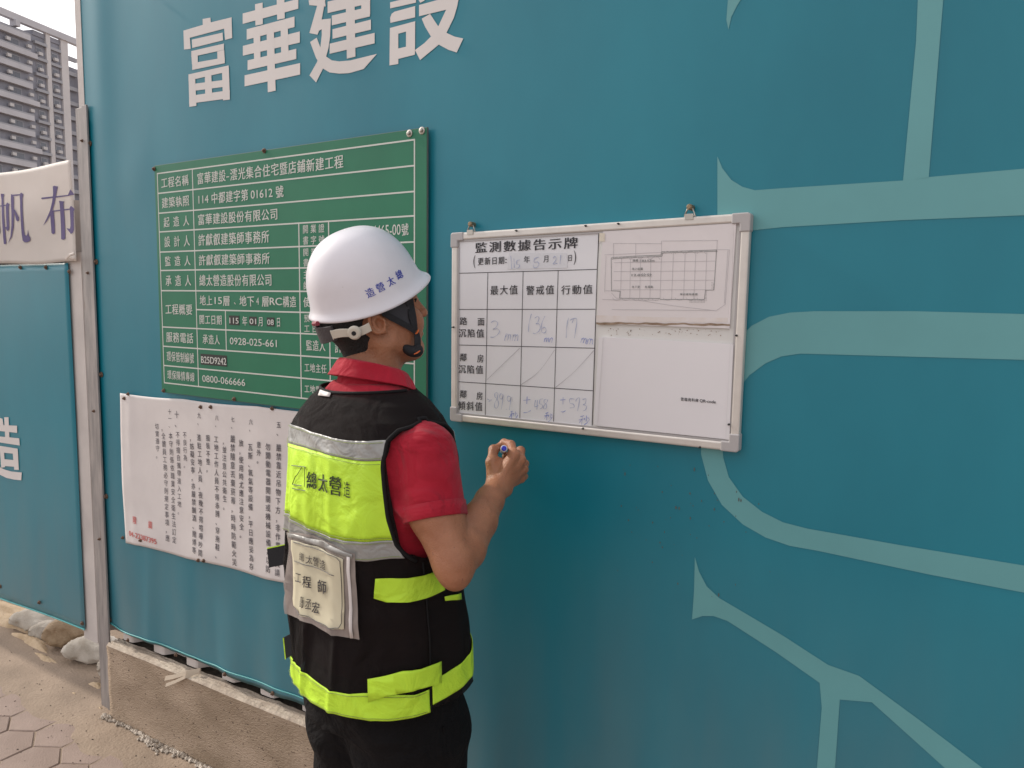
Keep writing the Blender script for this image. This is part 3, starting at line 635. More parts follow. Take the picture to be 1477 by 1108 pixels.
# sandbags under the left hoarding
def sandbag(px, py, L, Wd, H, rot, m, label, z0=0.0, sag=0.0):
    x0, y0 = G(px, py, z0); bm = []; V = []; F = []; nu, nv = 44, 40
    for i in range(nu+1):
        a = -1+2*i/nu
        w = (1-abs(a)**5)**0.5*0.72+0.28*(1-abs(a)**20); hh = (1-abs(a)**2.0)**0.85*0.97+0.03
        for j in range(nv):
            b = 2*math.pi*j/nv; c, s_ = math.cos(b), math.sin(b)
            yy = Wd/2*w*np.sign(c)*abs(c)**0.8; zz = H/2*hh*np.sign(s_)*abs(s_)**0.75
            if zz < 0: zz *= 0.8
            xx = L/2*a; q = 0.006*vnoise(xx*1.0+px, yy+zz*2, 26, 3)+0.008*(1-abs(math.sin(b*3.5+px+a*2.5+math.sin(a*6))))**2*(0.35+abs(a)**1.5)-0.003*(1-abs(math.sin(a*5+b*1.5)))**3
            V.append((xx, yy+q, H*0.42+zz+q+sag*a))
    for i in range(nu):
        for j in range(nv): F.append((i*nv+j, i*nv+(j+1) % nv, (i+1)*nv+(j+1) % nv, (i+1)*nv+j))
    F.append(tuple(range(nv))[::-1]); F.append(tuple(nu*nv+j for j in range(nv)))
    ca, sa = math.cos(rot), math.sin(rot)
    V = [(x0+ca*x-sa*y, y0+Wd/2+sa*x+ca*y, z0+z) for x, y, z in V]
    return mk('sandbag', V, F, m, smooth=True, label=label, cat='sandbag', group='sandbags under the left hoarding', origin=(x0, y0+Wd/2, z0))
sandbag(112, 962, 0.27, 0.14, 0.125, rad(22), M_bag, 'plump grey sandbag lying beside the foot of the post', 0.0)
sandbag(76, 940, 0.20, 0.13, 0.16, rad(30), M_bagbrown, 'brown sandbag wedged upright under the hoarding next to the plump grey one', 0.0)
sandbag(28, 914, 0.26, 0.16, 0.11, rad(10), M_bag, 'flat white sandbag farthest left in the sun under the hoarding', 0.0)
sandbag(50, 926, 0.14, 0.10, 0.09, rad(30), M_bag, 'small crumpled white sandbag between the flat one and the brown one', 0.0)
sandbag(150, 988, 0.12, 0.08, 0.15, rad(60), M_bag, 'pale sandbag mostly hidden behind the galvanised post', 0.0)

# ------------------------------------------------------------------ green notice board
GO = 0.020
gb = empty('green_notice_board', (-1.9, -GO, 1.25), 'green construction notice board with a white grid of characters screwed to the teal hoarding', 'notice board')
gx0, gz1 = W(222, 239, GO); gx1, _ = W(616, 182, GO); _, gz0 = W(234, 566, GO)
V, F = box(gx0, gx1, -GO+0.001, -0.013, gz0, gz1); bevelize(mk('backing_sheet', V, F, M_green_edge, gb), 0.001)
V, F = box(gx0+0.0015, gx1-0.0015, -GO, -GO+0.001, gz0+0.0015, gz1-0.0015); mk('board', V, F, M_green, gb)
S1 = 1108/440.0
def q1(x, y): return W(200+x/S1, 160+y/S1, GO)
rowsy = [228, 300, 372, 440, 513, 580, 653, 785, 855, 925, 988]
rowz = []
for i, y in enumerate(rowsy): rowz.append(q1(68+30*(y-228)/760, y)[1])
a0 = q1(68, 228)[0]; a1 = (q1(195, 212)[0]+q1(218, 1000)[0])/2; a2 = (q1(316, 727)[0]+q1(318, 865)[0])/2; a3 = (q1(580, 412)[0]+q1(593, 1030)[0])/2; a4 = q1(690, 406)[0]; a5 = (q1(1004, 110)[0]+q1(1000, 915)[0])/2
midz = q1(215, 722)[1]
lw = 0.0042
L = []
def hl(z, x0, x1): L.append((x0-lw/2, x1+lw/2, z-lw/2, z+lw/2))
def vl(x, z0, z1): L.append((x-lw/2, x+lw/2, z0+lw/2, z1-lw/2))
for i, z in enumerate(rowz): hl(z, a0, a5)
hl(midz, a1+lw, a5-lw)
for i in range(10):
    zt, zb = rowz[i], rowz[i+1]; vl(a0, zb, zt); vl(a1, zb, zt); vl(a5, zb, zt)
    if i >= 3 and i != 6: vl(a3, zb, zt)
    if i in (3, 4, 5, 7, 8, 9): vl(a4, zb, zt)
vl(a3, midz, rowz[6]); vl(a3, rowz[7], midz); vl(a4, midz, rowz[6]); vl(a4, rowz[7], midz)
vl(a2, rowz[7], midz); vl(a2, rowz[8], rowz[7])
parts = [([(x0, -GO-0.0006, z0), (x1, -GO-0.0006, z0), (x1, -GO-0.0006, z1), (x0, -GO-0.0006, z1)], [(0, 1, 2, 3)]) for x0, x1, z0, z1 in L]
V, F = quads_join(parts); mk('grid_lines', V, F, M_boardprint, gb)
T = []
def cell(s, xa, xb, zt, zb, k=0.62, fill=0.86, off=0.010, sh=0.06, left=True, gap=0.04):
    h = (zt-zb)*k; z0 = (zt+zb)/2-h/2; n = len(s); w = min((xb-xa)*fill, n*h*0.92) if left else (xb-xa)*fill
    x0 = xa+(0.012 if left else (xb-xa-w)/2); T.extend(row(s, x0, x0+w, z0, h, sh, off, gap))
    return x0, x0+w, z0, h
lab = ['工程名稱', '建築執照', '起造人', '設計人', '監造人', '承造人', '工程概要', '服務電話', '環保管制編號', '環保陳情專線']
for i, s_ in enumerate(lab):
    if len(s_) == 3:
        zt, zb = rowz[i], rowz[i+1]; h = (zt-zb)*0.56; z0 = (zt+zb)/2-h/2; cw = (a1-a0)
        for q, c in enumerate(s_): T.append((c, a0+cw*(0.14+0.28*q), z0, cw*0.18, h, 0.06, 0.010))
    else: cell(s_, a0, a1, rowz[i], rowz[i+1], 0.55 if i != 6 else 0.30, 0.80, left=False)
def px_row(s, xa, ya, xb, i, k=0.6, off=0.012):
    zt, zb = rowz[i], rowz[i+1]; h = (zt-zb)*k; z0 = (zt+zb)/2-h/2
    T.extend(row(s, q1(xa, ya)[0], q1(xb, ya)[0], z0, h, 0.05, off, 0.05))
px_row('富華建設', 212, 245, 318, 0, 0.58); px_row('澐光集合住宅暨店鋪新建工程', 332, 235, 746, 0, 0.58)
x_, z_ = q1(320, 240); T.append(('-', q1(319, 235)[0], (rowz[0]+rowz[1])/2-0.012, 0.014, 0.022, 0, 0.01))
def latin(s, xa, xb, i, k=0.36, zt=None, zb=None, off=0.008, y=0):
    zt = rowz[i] if zt is None else zt; zb = rowz[i+1] if zb is None else zb; h = (zt-zb)*k; T.append((s, q1(xa, y or 400)[0], (zt+zb)/2-h/2, q1(xb, y or 400)[0]-q1(xa, y or 400)[0], h, 0, off))
latin('114', 218, 254, 1, 0.40, y=315); px_row('中都建字第', 263, 315, 400, 1, 0.56); latin('01612', 408, 487, 1, 0.40, y=300); px_row('號', 497, 300, 528, 1, 0.56)
px_row('富華建設股份有限公司', 214, 380, 508, 2, 0.58)
px_row('許獻叡建築師事務所', 216, 460, 476, 3, 0.58); px_row('許獻叡建築師事務所', 218, 540, 478, 4, 0.58); px_row('總太營造股份有限公司', 220, 612, 486, 5, 0.56)
def seg(s, xa, xb, zt, zb, k=0.56, off=0.011, y=700):
    h = (zt-zb)*k; z0 = (zt+zb)/2-h/2; T.extend(row(s, q1(xa, y)[0], q1(xb, y)[0], z0, h, 0.05, off, 0.05))
seg('地上', 222, 270, rowz[6], midz); T.append(('15', q1(277, 690)[0], (rowz[6]+midz)/2-0.011, q1(303, 690)[0]-q1(277, 690)[0], 0.024, 0, 0.01)); seg('層', 306, 334, rowz[6], midz); seg('、', 346, 366, rowz[6], midz, 0.4); seg('地下', 366, 422, rowz[6], midz)
T.append(('4', q1(428, 690)[0], (rowz[6]+midz)/2-0.011, 0.012, 0.024, 0, 0.01)); seg('層', 447, 476, rowz[6], midz); T.append(('RC', q1(477, 690)[0], (rowz[6]+midz)/2-0.011, q1(520, 690)[0]-q1(477, 690)[0], 0.024, 0, 0.01)); seg('構造', 523, 574, rowz[6], midz)
seg('開工日期', 220, 304, midz, rowz[7], 0.52, y=760); seg('年', 376, 396, midz, rowz[7], 0.5, y=760); seg('月', 434, 454, midz, rowz[7], 0.5, y=760); seg('日', 500, 517, midz, rowz[7], 0.5, y=760)
seg('承造人', 232, 296, rowz[7], rowz[8], 0.5, y=825); latin('0928-025-661', 332, 502, 7, 0.36, y=835); latin('0800-066666', 232, 387, 9, 0.40, y=975)
# right column
def two(s1, s2, i, zt=None, zb=None):
    zt = rowz[i] if zt is None else zt; zb = rowz[i+1] if zb is None else zb; H_ = zt-zb
    for s_, f in ((s1, 0.54), (s2, 0.06)):
        T.extend(row(s_, a3+0.012, a4-0.012, zb+H_*f, H_*0.38, 0.05, 0.008, 0.25))
two('開業證', '書字號', 3); two('開業證', '書字號', 4); two('主任技', '師字號', 5); seg('使用人', 598, 680, rowz[6], midz, 0.5, y=690)
two('預定完', '工日期', 6, midz, rowz[7]); seg('監造人', 608, 680, rowz[7], rowz[8], 0.5, y=850); seg('許獻叡', 712, 800, rowz[7], rowz[8], 0.55, y=855); seg('工地主任', 602, 684, rowz[8], rowz[9], 0.42, y=930); seg('工地電話', 602, 684, rowz[9], rowz[10], 0.42, y=1000)
T.append(('4465-00', q1(850, 440)[0], rowz[4]+(rowz[3]-rowz[4])*0.3, q1(952, 430)[0]-q1(850, 440)[0], 0.030, 0, 0.008)); seg('號', 954, 982, rowz[3], rowz[4], 0.5, y=430)
V2, F = text_block(T); mk('lettering', [(x, -GO-0.0009, z) for x, z in V2], F, M_boardprint, gb)
# black number stickers
stk = [('115', 329, 366, 743, 777, 760), ('01', 402, 430, 747, 779, 763), ('08', 466, 494, 750, 782, 766)]
for s_, xa, xb, ya, yb, ym in stk+[('B25D9242', 226, 321, 882, 921, 902)]:
    x0 = q1(xa, ym)[0]; x1 = q1(xb, ym)[0]; zt = q1(xa, ya)[1]; zb = q1(xa, yb)[1]
    o = mk('number_sticker', [(x0, -GO-0.0010, zb), (x1, -GO-0.0010, zb), (x1, -GO-0.0010, zt), (x0, -GO-0.0010, zt)], [(0, 1, 2, 3)], M_black, gb)
    v2, f2 = text_block([(s_, x0+0.003, zb+(zt-zb)*0.16, x1-x0-0.006, (zt-zb)*0.66, 0, 0.012)]); mk('digits', [(x, -GO-0.0014, z) for x, z in v2], f2, M_boardprint, o)
for x, y, big in ((57, 211, 0), (457, 145, 0), (985, 82, 1), (1030, 72, 1), (92, 1016, 0), (348, 1047, 0)):
    xx, zz = q1(x, y); screw(xx, -GO-0.0002, zz, gb, 0.0065 if big else 0.005, M_steelscrew if big else M_rust)

# ------------------------------------------------------------------ white rules banner
nb_ = empty('rules_banner', (-2.2, -0.012, 0.6), 'creased white cloth banner with columns of small print below the green board', 'banner')
NB = 0.011
c_tl = W(174, 567, NB); c_bl = W(171, 781, NB); c_tr = W(424, 591, NB); c_br = W(418, 843, NB)
bx1 = c_tr[0]+0.42
def nbf(x, z):
    u = (x-c_tl[0])/1.1
    return 0.002+0.004*math.sin(u*9+z*2)*math.exp(-((z-0.95)/0.3)**2)+0.0035*math.exp(-((x-c_tl[0]-0.06)/0.022)**2)*(0.6+0.4*math.sin(z*12))+0.002*vnoise(x, z, 8, 5)+0.004*math.exp(-((z-c_bl[1]-0.05)/0.05)**2)*(1+math.sin(x*19))*0.5
nx, nn = 120, 60; V = []
slope_t = (c_tr[1]-c_tl[1])/(c_tr[0]-c_tl[0]); slope_b = (c_br[1]-c_bl[1])/(c_br[0]-c_bl[0])
for j in range(nn):
    k = j/(nn-1)
    for i in range(nx):
        f_ = i/(nx-1); x = c_tl[0]+(bx1-c_tl[0])*f_
        zt = c_tl[1]+slope_t*(x-c_tl[0])-0.004*abs(math.sin((x-c_tl[0])*8.3)); zb = c_bl[1]+slope_b*(x-c_bl[0])+0.006*abs(math.sin((x-c_bl[0])*7.5))
        z = zb+(zt-zb)*k; xo = (1-f_)*0.004*math.sin(k*3.14); V.append((x-xo, -(NB+nbf(x, z)), z))
F = [(j*nx+i, j*nx+i+1, (j+1)*nx+i+1, (j+1)*nx+i) for j in range(nn-1) for i in range(nx-1)]
o = mk('cloth', V, F, M_banner, nb_, smooth=True); s_ = o.modifiers.new('t', 'SOLIDIFY'); s_.thickness = 0.001
S2 = 1108/320.0
def q2(x, y): return W(150+x/S2, 540+y/S2, NB+0.003)
cols = [('五、', 872, 232, 872, 312), ('嚴禁靠近吊物下方，非作業人員請', 872, 345, 872, 1010), ('勿開動電器開關或機械設備，以防', 820, 340, 826, 992), ('意外。', 775, 332, 776, 450),
 ('六、', 735, 220, 735, 290), ('瓦斯、氧氣等設備，平日應妥為存', 733, 342, 740, 980), ('放，使用時尤應注意安全。', 687, 322, 693, 822),
 ('七、', 645, 208, 645, 276), ('嚴禁隨意丟棄菸蒂，時時防範火災', 645, 300, 652, 960), ('，並注意公共衛生。', 604, 315, 606, 682),
 ('八、', 566, 200, 566, 268), ('工地工作人員不得赤膊、穿拖鞋、', 562, 303, 568, 925), ('服裝不整。', 520, 298, 520, 495),
 ('九、', 476, 188, 474, 258), ('進駐工地人員，夜晚不得喧嘩吵鬧', 474, 295, 484, 912), ('，妨礙安寧，亦嚴禁酗酒、賭博等', 434, 300, 452, 898), ('不良行為。', 400, 284, 402, 474),
 ('十、', 360, 178, 361, 270), ('不得擅自攜帶進入工地。', 364, 283, 374, 706), ('十一、', 325, 170, 328, 272), ('本守則係依職業安全衛生法訂定', 328, 288, 350, 848),
 ('，全體員工務必守則規定事項，應', 290, 250, 318, 838), ('切實遵守。', 260, 242, 264, 425)]
T = []
for s_, xa, ya, xb, yb in cols:
    n = len(s_)
    for i, c in enumerate(s_):
        f_ = (i+0.5)/n; x, z = q2(xa+(xb-xa)*f_, ya+(yb-ya)*f_); xL, _ = q2(xa-15, ya); xR, _ = q2(xa+15, ya)
        _, z1_ = q2(xa, ya); _, z2_ = q2(xa, yb); h = abs(z2_-z1_)/n*0.86; w = min((xR-xL), h*0.95)
        T.append((c, x-w/2, z-h/2, w, h, 0.05, 0.004 if xa > 420 else 0.0))
V2, F = text_block(T); mk('lettering', [(x, -(NB+nbf(x, z)+0.0016), z) for x, z in V2], F, mat('worn_black_print', (0.085, 0.075, 0.09), rough=0.7), nb_)
T = []
for c, xa, ya in (('隆', 158, 728), ('鎮', 234, 752)):
    x, z = q2(xa, ya); T.append((c, x-0.012, z-0.014, 0.024, 0.03, 0, 0.01))
x, z = q2(128, 790); x2, _ = q2(264, 790); T.append(('04-22387395', x, z-0.012, x2-x, 0.021, -0.12, 0.02))
V2, F = text_block(T); mk('lettering', [(x, -(NB+nbf(x, z)+0.0018), z) for x, z in V2], F, M_redink, nb_, label='red telephone number and two red characters')
for x, y in ((125, 98), (103, 120), (484, 163), (536, 163), (97, 815), (187, 828), (474, 928), (502, 930), (840, 170)):
    xx, zz = q2(x, y); screw(xx, -(NB+nbf(xx, zz)+0.001), zz, nb_, 0.0045)

# ------------------------------------------------------------------ whiteboard
WO = 0.022
wbd = empty('whiteboard', (-0.83, -WO, 1.3), 'aluminium framed whiteboard ruled into a table of monitoring figures, hung right of the person', 'whiteboard')
TL, TR, BR, BL = W(651, 336, WO), W(1084, 306, WO), W(1066, 653, WO), W(650, 607, WO)
def bl(u, v, A=TL, B=TR, C_=BR, D=BL):   # u right, v down
    x = (A[0]*(1-u)+B[0]*u)*(1-v)+(D[0]*(1-u)+C_[0]*u)*v; z = (A[1]*(1-u)+B[1]*u)*(1-v)+(D[1]*(1-u)+C_[1]*u)*v
    return x, z
BW = 0.76; BH = 0.50
def slab(c, y0, y1):
    """c: four (x,z) corners ccw seen from the front"""
    V = [(x, y0, z) for x, z in c]+[(x, y1, z) for x, z in c]; n = len(c)
    F = [tuple(range(n))]+[tuple(range(n, 2*n))[::-1]]+[((i+1) % n, i, n+i, n+(i+1) % n) for i in range(n)]
    return V, F
fw = 0.020/BW; fh = 0.020/BH
V, F = slab([bl(.01, .99), bl(.99, .99), bl(.99, .01), bl(.01, .01)], -WO+0.004, -0.006); mk('panel', V, F, M_wb, wbd)
def frame_piece(c):
    o = mk('frame', *slab(c, -WO-0.002, -0.005), M_alu, wbd); bevelize(o, 0.004, 3); return o
cw_, ch_ = 0.034/BW, 0.034/BH
frame_piece([bl(cw_, fh), bl(1-cw_, fh), bl(1-cw_, 0.002), bl(cw_, 0.002)]); frame_piece([bl(cw_, 0.998), bl(1-cw_, 0.998), bl(1-cw_, 1-fh), bl(cw_, 1-fh)])
frame_piece([bl(0.002, 1-ch_), bl(fw, 1-ch_), bl(fw, ch_), bl(0.002, ch_)]); frame_piece([bl(1-fw, 1-ch_), bl(0.998, 1-ch_), bl(0.998, ch_), bl(1-fw, ch_)])
for sx, sy in ((0, 0), (1, 0), (0, 1), (1, 1)):
    def q(u, v): return bl(u if sx == 0 else 1-u, v if sy == 0 else 1-v)
    P = [(0.006, 0.0), (cw_*1.15, 0.0), (cw_*1.15, fh*1.1), (fw*1.1, fh*1.1), (fw*1.1, ch_*1.15), (0, ch_*1.15), (0, 0.009)]
    c = [q(*p) for p in P]
    if (sx+sy) % 2 == 0: c = c[::-1]
    bevelize(mk('corner_cap', *slab(c, -WO-0.0045, -0.004), M_plast, wbd), 0.0025, 2)
# inner lip
for c in ([bl(fw, fh*1.22), bl(1-fw, fh*1.22), bl(1-fw, fh), bl(fw, fh)], [bl(fw, 1-fh), bl(1-fw, 1-fh), bl(1-fw, 1-fh*1.22), bl(fw, 1-fh*1.22)]):
    mk('frame_lip', *slab(c, -WO+0.0005, -WO+0.0045), M_plast, wbd)
for c in ([bl(fw*1.2, 1-fh*1.22), bl(fw*1.2, fh*1.22), bl(fw, fh*1.22), bl(fw, 1-fh*1.22)][::-1], [bl(1-fw, 1-fh*1.22), bl(1-fw, fh*1.22), bl(1-fw*1.2, fh*1.22), bl(1-fw*1.2, 1-fh*1.22)][::-1]):
    mk('frame_lip', *slab(c, -WO+0.0005, -WO+0.0045), M_plast, wbd)
for px, py in ((846, 326), (746, 333), (893, 323), (655, 472), (1063, 484), (842, 618), (1010, 645), (1052, 612)):
    x, z = W(px, py, WO); screw(x, -WO-0.0022, z, wbd, 0.0016, M_black, 'rivet')
for px, py in ((679, 327), (995, 303)):
    x, z = W(px, py, WO); hk = mk('hanger', *tube([(x-0.012, -0.020, z-0.012), (x-0.004, -0.020, z+0.006), (x+0.004, -0.020, z+0.006), (x+0.012, -0.020, z-0.012), (x-0.012, -0.020, z-0.012)], 0.0018, 6), M_steelscrew, wbd, smooth=True)
    v, f = slab([(x-0.009, z-0.020), (x+0.009, z-0.020), (x+0.009, z-0.008), (x-0.009, z-0.008)], -WO-0.004, -WO-0.001); mk('clip', v, f, M_steelscrew, hk)
    v, f = tube([(x, -0.008, z+0.006), (x, -0.026, z+0.006), (x, -0.029, z+0.006)], [0.0065, 0.0065, 0.004], 8); mk('bolt', v, f, mat('brassy_bolt_%d' % px, (0.30, 0.22, 0.14), rough=0.45, metal=0.8), hk)
# printed table sheet (flat print on the board)
PO = WO-0.004+0.0008
sheetc = [(661, 340), (863, 335), (853, 617), (658, 601)]
V, F = wallquad(sheetc[::-1], PO); mk('table_sheet', V, F, mat('table_sheet_paper', (0.74, 0.735, 0.76), rough=0.35, var=0.015), wbd)
def line(px0, py0, px1, py1, wd_=0.0013, off=PO+0.0006, m=None):
    a = np.array(W(px0, py0, off)); b = np.array(W(px1, py1, off)); d = b-a; n = np.array([-d[1], d[0]])/np.linalg.norm(d)*wd_/2
    return [(p[0], -off, p[1]) for p in (a-n, b-n, b+n, a+n)], [(0, 1, 2, 3)]
S33 = 791/250.0
def p3(x, y): return (630+x/S33, 290+y/S33)
lines = [((97, 330), (733, 312)), ((95, 495), (723, 494)), ((92, 657), (722, 672)), ((90, 824), (712, 866)),
 ((740, 146), (732, 312)), ((732, 312), (710, 1024)), ((233, 326), (221, 978)), ((394, 322), (379, 992)), ((554, 318), (533, 1007))]
parts = []
for i, (a, b) in enumerate(lines):
    v, f = line(*p3(*a), *p3(*b), 0.0016); parts.append(([(x, y-0.00002*i, z) for x, y, z in v], f))
V, F = quads_join(parts); mk('table_lines', V, F, M_ink, wbd)
T = []
def wtext(s_, xa, ya, xb, yb, h_px, off=0.004, k=1.0):
    """row of characters from (xa,ya) to (xb,yb) centre line, in crop pixels; each keeps the row's slope"""
    a = np.array(W(*p3(xa, ya), PO)); b = np.array(W(*p3(xb, yb), PO)); n = len(s_); hh = abs(W(*p3(xa, ya-h_px/2), PO)[1]-W(*p3(xa, ya+h_px/2), PO)[1])
    for i, c in enumerate(s_):
        if c == ' ': continue
        p = a+(b-a)*(i+0.5)/n; cw = (b[0]-a[0])/n*0.9*k; T.append((c, p[0]-cw/2, p[1]-hh/2, cw, hh, 0.06, off))
wtext('監測數據告示牌', 172, 214, 650, 189, 50, 0.016)
T.append(('(', *W(*p3(168, 292), PO), 0.006, 0.026, 0, 0.0)); wtext('更新日期', 186, 276, 312, 270, 36, 0.010); T.append((':', *W(*p3(314, 283), PO), 0.004, 0.016, 0, 0.01))
wtext('年', 396, 267, 428, 266, 34, 0.010); wtext('月', 486, 264, 516, 263, 34, 0.010); wtext('日', 596, 260, 622, 259, 32, 0.010); T.append((')', *W(*p3(626, 275), PO), 0.006, 0.026, 0, 0.0))
wtext('最大值', 242, 408, 374, 404, 44, 0.004); wtext('警戒值', 406, 408, 540, 404, 44, 0.004); wtext('行動值', 566, 406, 716, 402, 44, 0.004)
wtext('路', 103, 548, 142, 548, 38, 0.004); wtext('面', 184, 550, 222, 550, 38, 0.004); wtext('沉陷值', 98, 602, 220, 604, 40, 0.004)
wtext('鄰', 103, 712, 140, 714, 38, 0.004); wtext('房', 183, 718, 218, 719, 38, 0.004); wtext('沉陷值', 97, 766, 216, 770, 40, 0.004)
wtext('鄰', 103, 880, 140, 882, 38, 0.004); wtext('房', 180, 888, 214, 890, 38, 0.004); wtext('傾斜值', 96, 932, 212, 938, 42, 0.004)
V2, F = text_block(T); mk('lettering', [(x, -PO-0.0012, z) for x, z in V2], F, M_ink, wbd)
# handwriting
HW = []
def hw(ox, oy, s_, strokes): HW.append([[(ox+x/s_, oy+y/s_) for x, y in st] for st in strokes])
S8 = 1341/230.0; S7 = 1108/140.0
for st in ([[(337,250),(340,280),(342,310)], [(352,262),(353,285),(354,305)], [(380,268),(366,272),(364,288),(376,290),(376,302),(362,308)],
            [(466,256),(448,262),(444,280),(460,278),(466,290),(458,302),(444,304),(440,290)], [(531,262),(538,252),(545,262),(538,278),(530,288),(550,284)], [(566,246),(564,268),(562,288)]],): hw(630, 290, S33, st)
pale_hw = [[(398,148),(420,134),(446,140),(452,165),(430,195),(414,204),(450,200),(468,222),(452,250),(420,270),(392,270)],
 [(510,300),(522,250),(528,240)], [(520,270),(535,245),(545,258),(536,300)], [(540,268),(555,248),(563,262),(558,300)], [(578,302),(586,250),(584,262)], [(584,270),(600,248),(606,262),(596,302)], [(600,268),(618,250),(626,264),(620,302)],
 [(738,74),(726,120),(716,170),(712,226)], [(766,110),(790,96),(802,112),(790,146),(776,158),(802,160),(812,190),(800,220),(770,240),(752,236)], [(852,94),(830,140),(820,190),(826,228),(850,234),(862,212),(850,188),(828,196)],
 [(806,236),(809,241)], [(1050,108),(1040,150),(1034,200),(1030,276)], [(1062,130),(1078,118),(1090,118),(1080,150)], [(1076,120),(1114,112),(1118,150),(1108,220),(1100,280)],
 [(366,790),(385,800),(404,798)], [(378,812),(392,806)], [(448,735),(430,745),(432,775),(450,790),(462,830),(448,866),(428,858),(432,820),(448,790),(456,750),(446,736)], [(496,752),(478,748),(470,775),(484,792),(500,770),(498,756),(494,820),(484,880)], [(560,770),(540,768),(534,795),(550,810),(566,790),(566,775),(560,830),(552,882)], [(524,876),(528,880)],
 [(772,800),(764,850),(772,856),(796,846)], [(788,800),(784,880)], [(836,790),(812,794),(808,830),(826,836),(830,862),(806,876)], [(866,792),(846,800),(846,822),(864,836),(862,868),(844,874),(842,850),(868,820),(876,796)],
 [(1100,792),(1062,790),(1062,826),(1090,834),(1096,860),(1060,866)], [(1112,812),(1116,794),(1142,782),(1136,840),(1124,892)], [(1168,796),(1196,790),(1190,830),(1172,840),(1200,850),(1194,880),(1172,892)]]
blue_hw = [[(844,312),(850,284),(852,278)], [(850,290),(862,276),(868,286),(862,312)], [(866,292),(878,276),(884,288),(880,312)], [(888,314),(896,280)], [(896,290),(908,276),(914,288),(908,316)],
 [(1152,318),(1162,280)], [(1160,292),(1176,278),(1182,290),(1172,320)], [(1180,296),(1194,280),(1202,292),(1194,322)], [(1196,330),(1200,324)], [(1206,326),(1214,286)], [(1214,298),(1228,284),(1236,296),(1228,328)], [(1232,302),(1246,286),(1252,300),(1250,330)],
 [(670,802),(728,796)], [(702,770),(698,832)], [(672,906),(700,904),(732,888)], [(980,800),(1024,796)], [(1004,776),(1002,836)], [(986,896),(1004,900),(1026,888)],
 [(560,900),(580,892)], [(556,920),(592,912)], [(574,894),(568,962)], [(572,920),(550,946)], [(604,896),(602,940)], [(592,912),(586,930)], [(612,906),(618,922)], [(622,926),(604,956),(590,966)],
 [(856,912),(880,904)], [(846,934),(884,926)], [(868,906),(866,968)], [(866,930),(846,956)], [(900,912),(898,950)], [(886,926),(880,940)], [(908,918),(912,932)], [(914,940),(896,968),(878,982)],
 [(1150,940),(1180,930)], [(1136,968),(1184,956)], [(1166,934),(1160,1010)], [(1162,962),(1140,990)], [(1202,930),(1198,980)], [(1188,950),(1182,966)], [(1212,946),(1218,958)], [(1226,962),(1206,990),(1180,1010)]]
slash = [[(360,632),(640,362)], [(648,672),(800,560),(934,376)], [(938,696),(1100,560),(1262,384)]]
def strokes_mesh(sts, wd_, off):
    parts = []
    for i, st in enumerate(sts):
        P = [np.array(W(*p, off)) for p in st]
        if len(P) > 2:   # smooth
            Q = []
            for a in range(len(P)-1):
                p0, p1, p2, p3_ = P[max(a-1, 0)], P[a], P[a+1], P[min(a+2, len(P)-1)]
                for t_ in (0, .25, .5, .75): Q.append(0.5*((2*p1)+(-p0+p2)*t_+(2*p0-5*p1+4*p2-p3_)*t_*t_+(-p0+3*p1-3*p2+p3_)*t_**3))
            Q.append(P[-1]); P = Q
        V = []; F = []
        for a, p in enumerate(P):
            d = P[min(a+1, len(P)-1)]-P[max(a-1, 0)]; d = d/(np.linalg.norm(d)+1e-9); n = np.array([-d[1], d[0]])*wd_/2*(0.8+0.35*math.sin(a*.7+i))
            V += [(p[0]-n[0], -off-0.00003*(i % 12), p[1]-n[1]), (p[0]+n[0], -off-0.00003*(i % 12), p[1]+n[1])]
        for a in range(len(P)-1): F.append((2*a, 2*a+2, 2*a+3, 2*a+1))
        parts.append((V, F))
    return quads_join(parts)
conv8 = lambda sts: [[(640+x/S8, 440+y/S8) for x, y in st] for st in sts]
V, F = strokes_mesh(conv8(pale_hw)+HW[0], 0.0016, PO+0.0020); mk('handwriting', V, F, M_blueink2, wbd, label='faint blue handwritten figures in the table')
V, F = strokes_mesh(conv8(blue_hw), 0.0015, PO+0.0026); mk('handwriting', V, F, M_blueink, wbd, label='blue handwritten units and signs in the table')
V, F = strokes_mesh(conv8(slash), 0.0013, PO+0.0020); mk('pencil_slash', V, F, M_greyink, wbd)
# date strip of clear tape
V, F = wallquad([(*p3(322, 312),), (*p3(596, 306),), (*p3(594, 238),), (*p3(330, 238),)], PO+0.0008); mk('tape', V, F, mat('milky_tape', (0.66, 0.66, 0.69), rough=0.25), wbd)

# plan sheet and blank notice sheet, both taped on the board: things of their own
fo = WO+0.001
V, F = slab([W(861, 467, fo), W(1052, 474, fo), W(1062, 322, fo), W(870, 334, fo)], -fo, -WO+0.003)
pl_ = mk('floor_plan_sheet', V, F, M_paper_old, label='laminated floor plan sheet with a brown stained bottom edge on the whiteboard', cat='paper sheet')
pf = fo
S30 = 1477/220.0
def p8(x, y): return (860+x/S30, 320+y/S30)
V, F = [], []
A = [(0, 972)]+[(x, 972+x*.012+3*math.sin(x*.021)+2*math.sin(x*.05)) for x in range(15, 1290, 15)]+[(1295, 992)]
B = [(x, y+19+4*math.sin(x*.013)) for x, y in A]
P = [p8(*p) for p in A]+[p8(*p) for p in B[::-1]]; P2 = [W(*p, pf+.0006) for p in P]
mk('stain_strip', [(x, -pf-.0006, z) for x, z in P2], poly_tri(P2), M_stain, pl_)
P = [p8(*p) for p in ((1315, 60), (1330, 60), (1296, 985), (1272, 985))]; P2 = [W(*p, pf+.0006) for p in P]; mk('stain_strip', [(x, -pf-.0006, z) for x, z in P2], poly_tri(P2), M_paper_old, pl_)
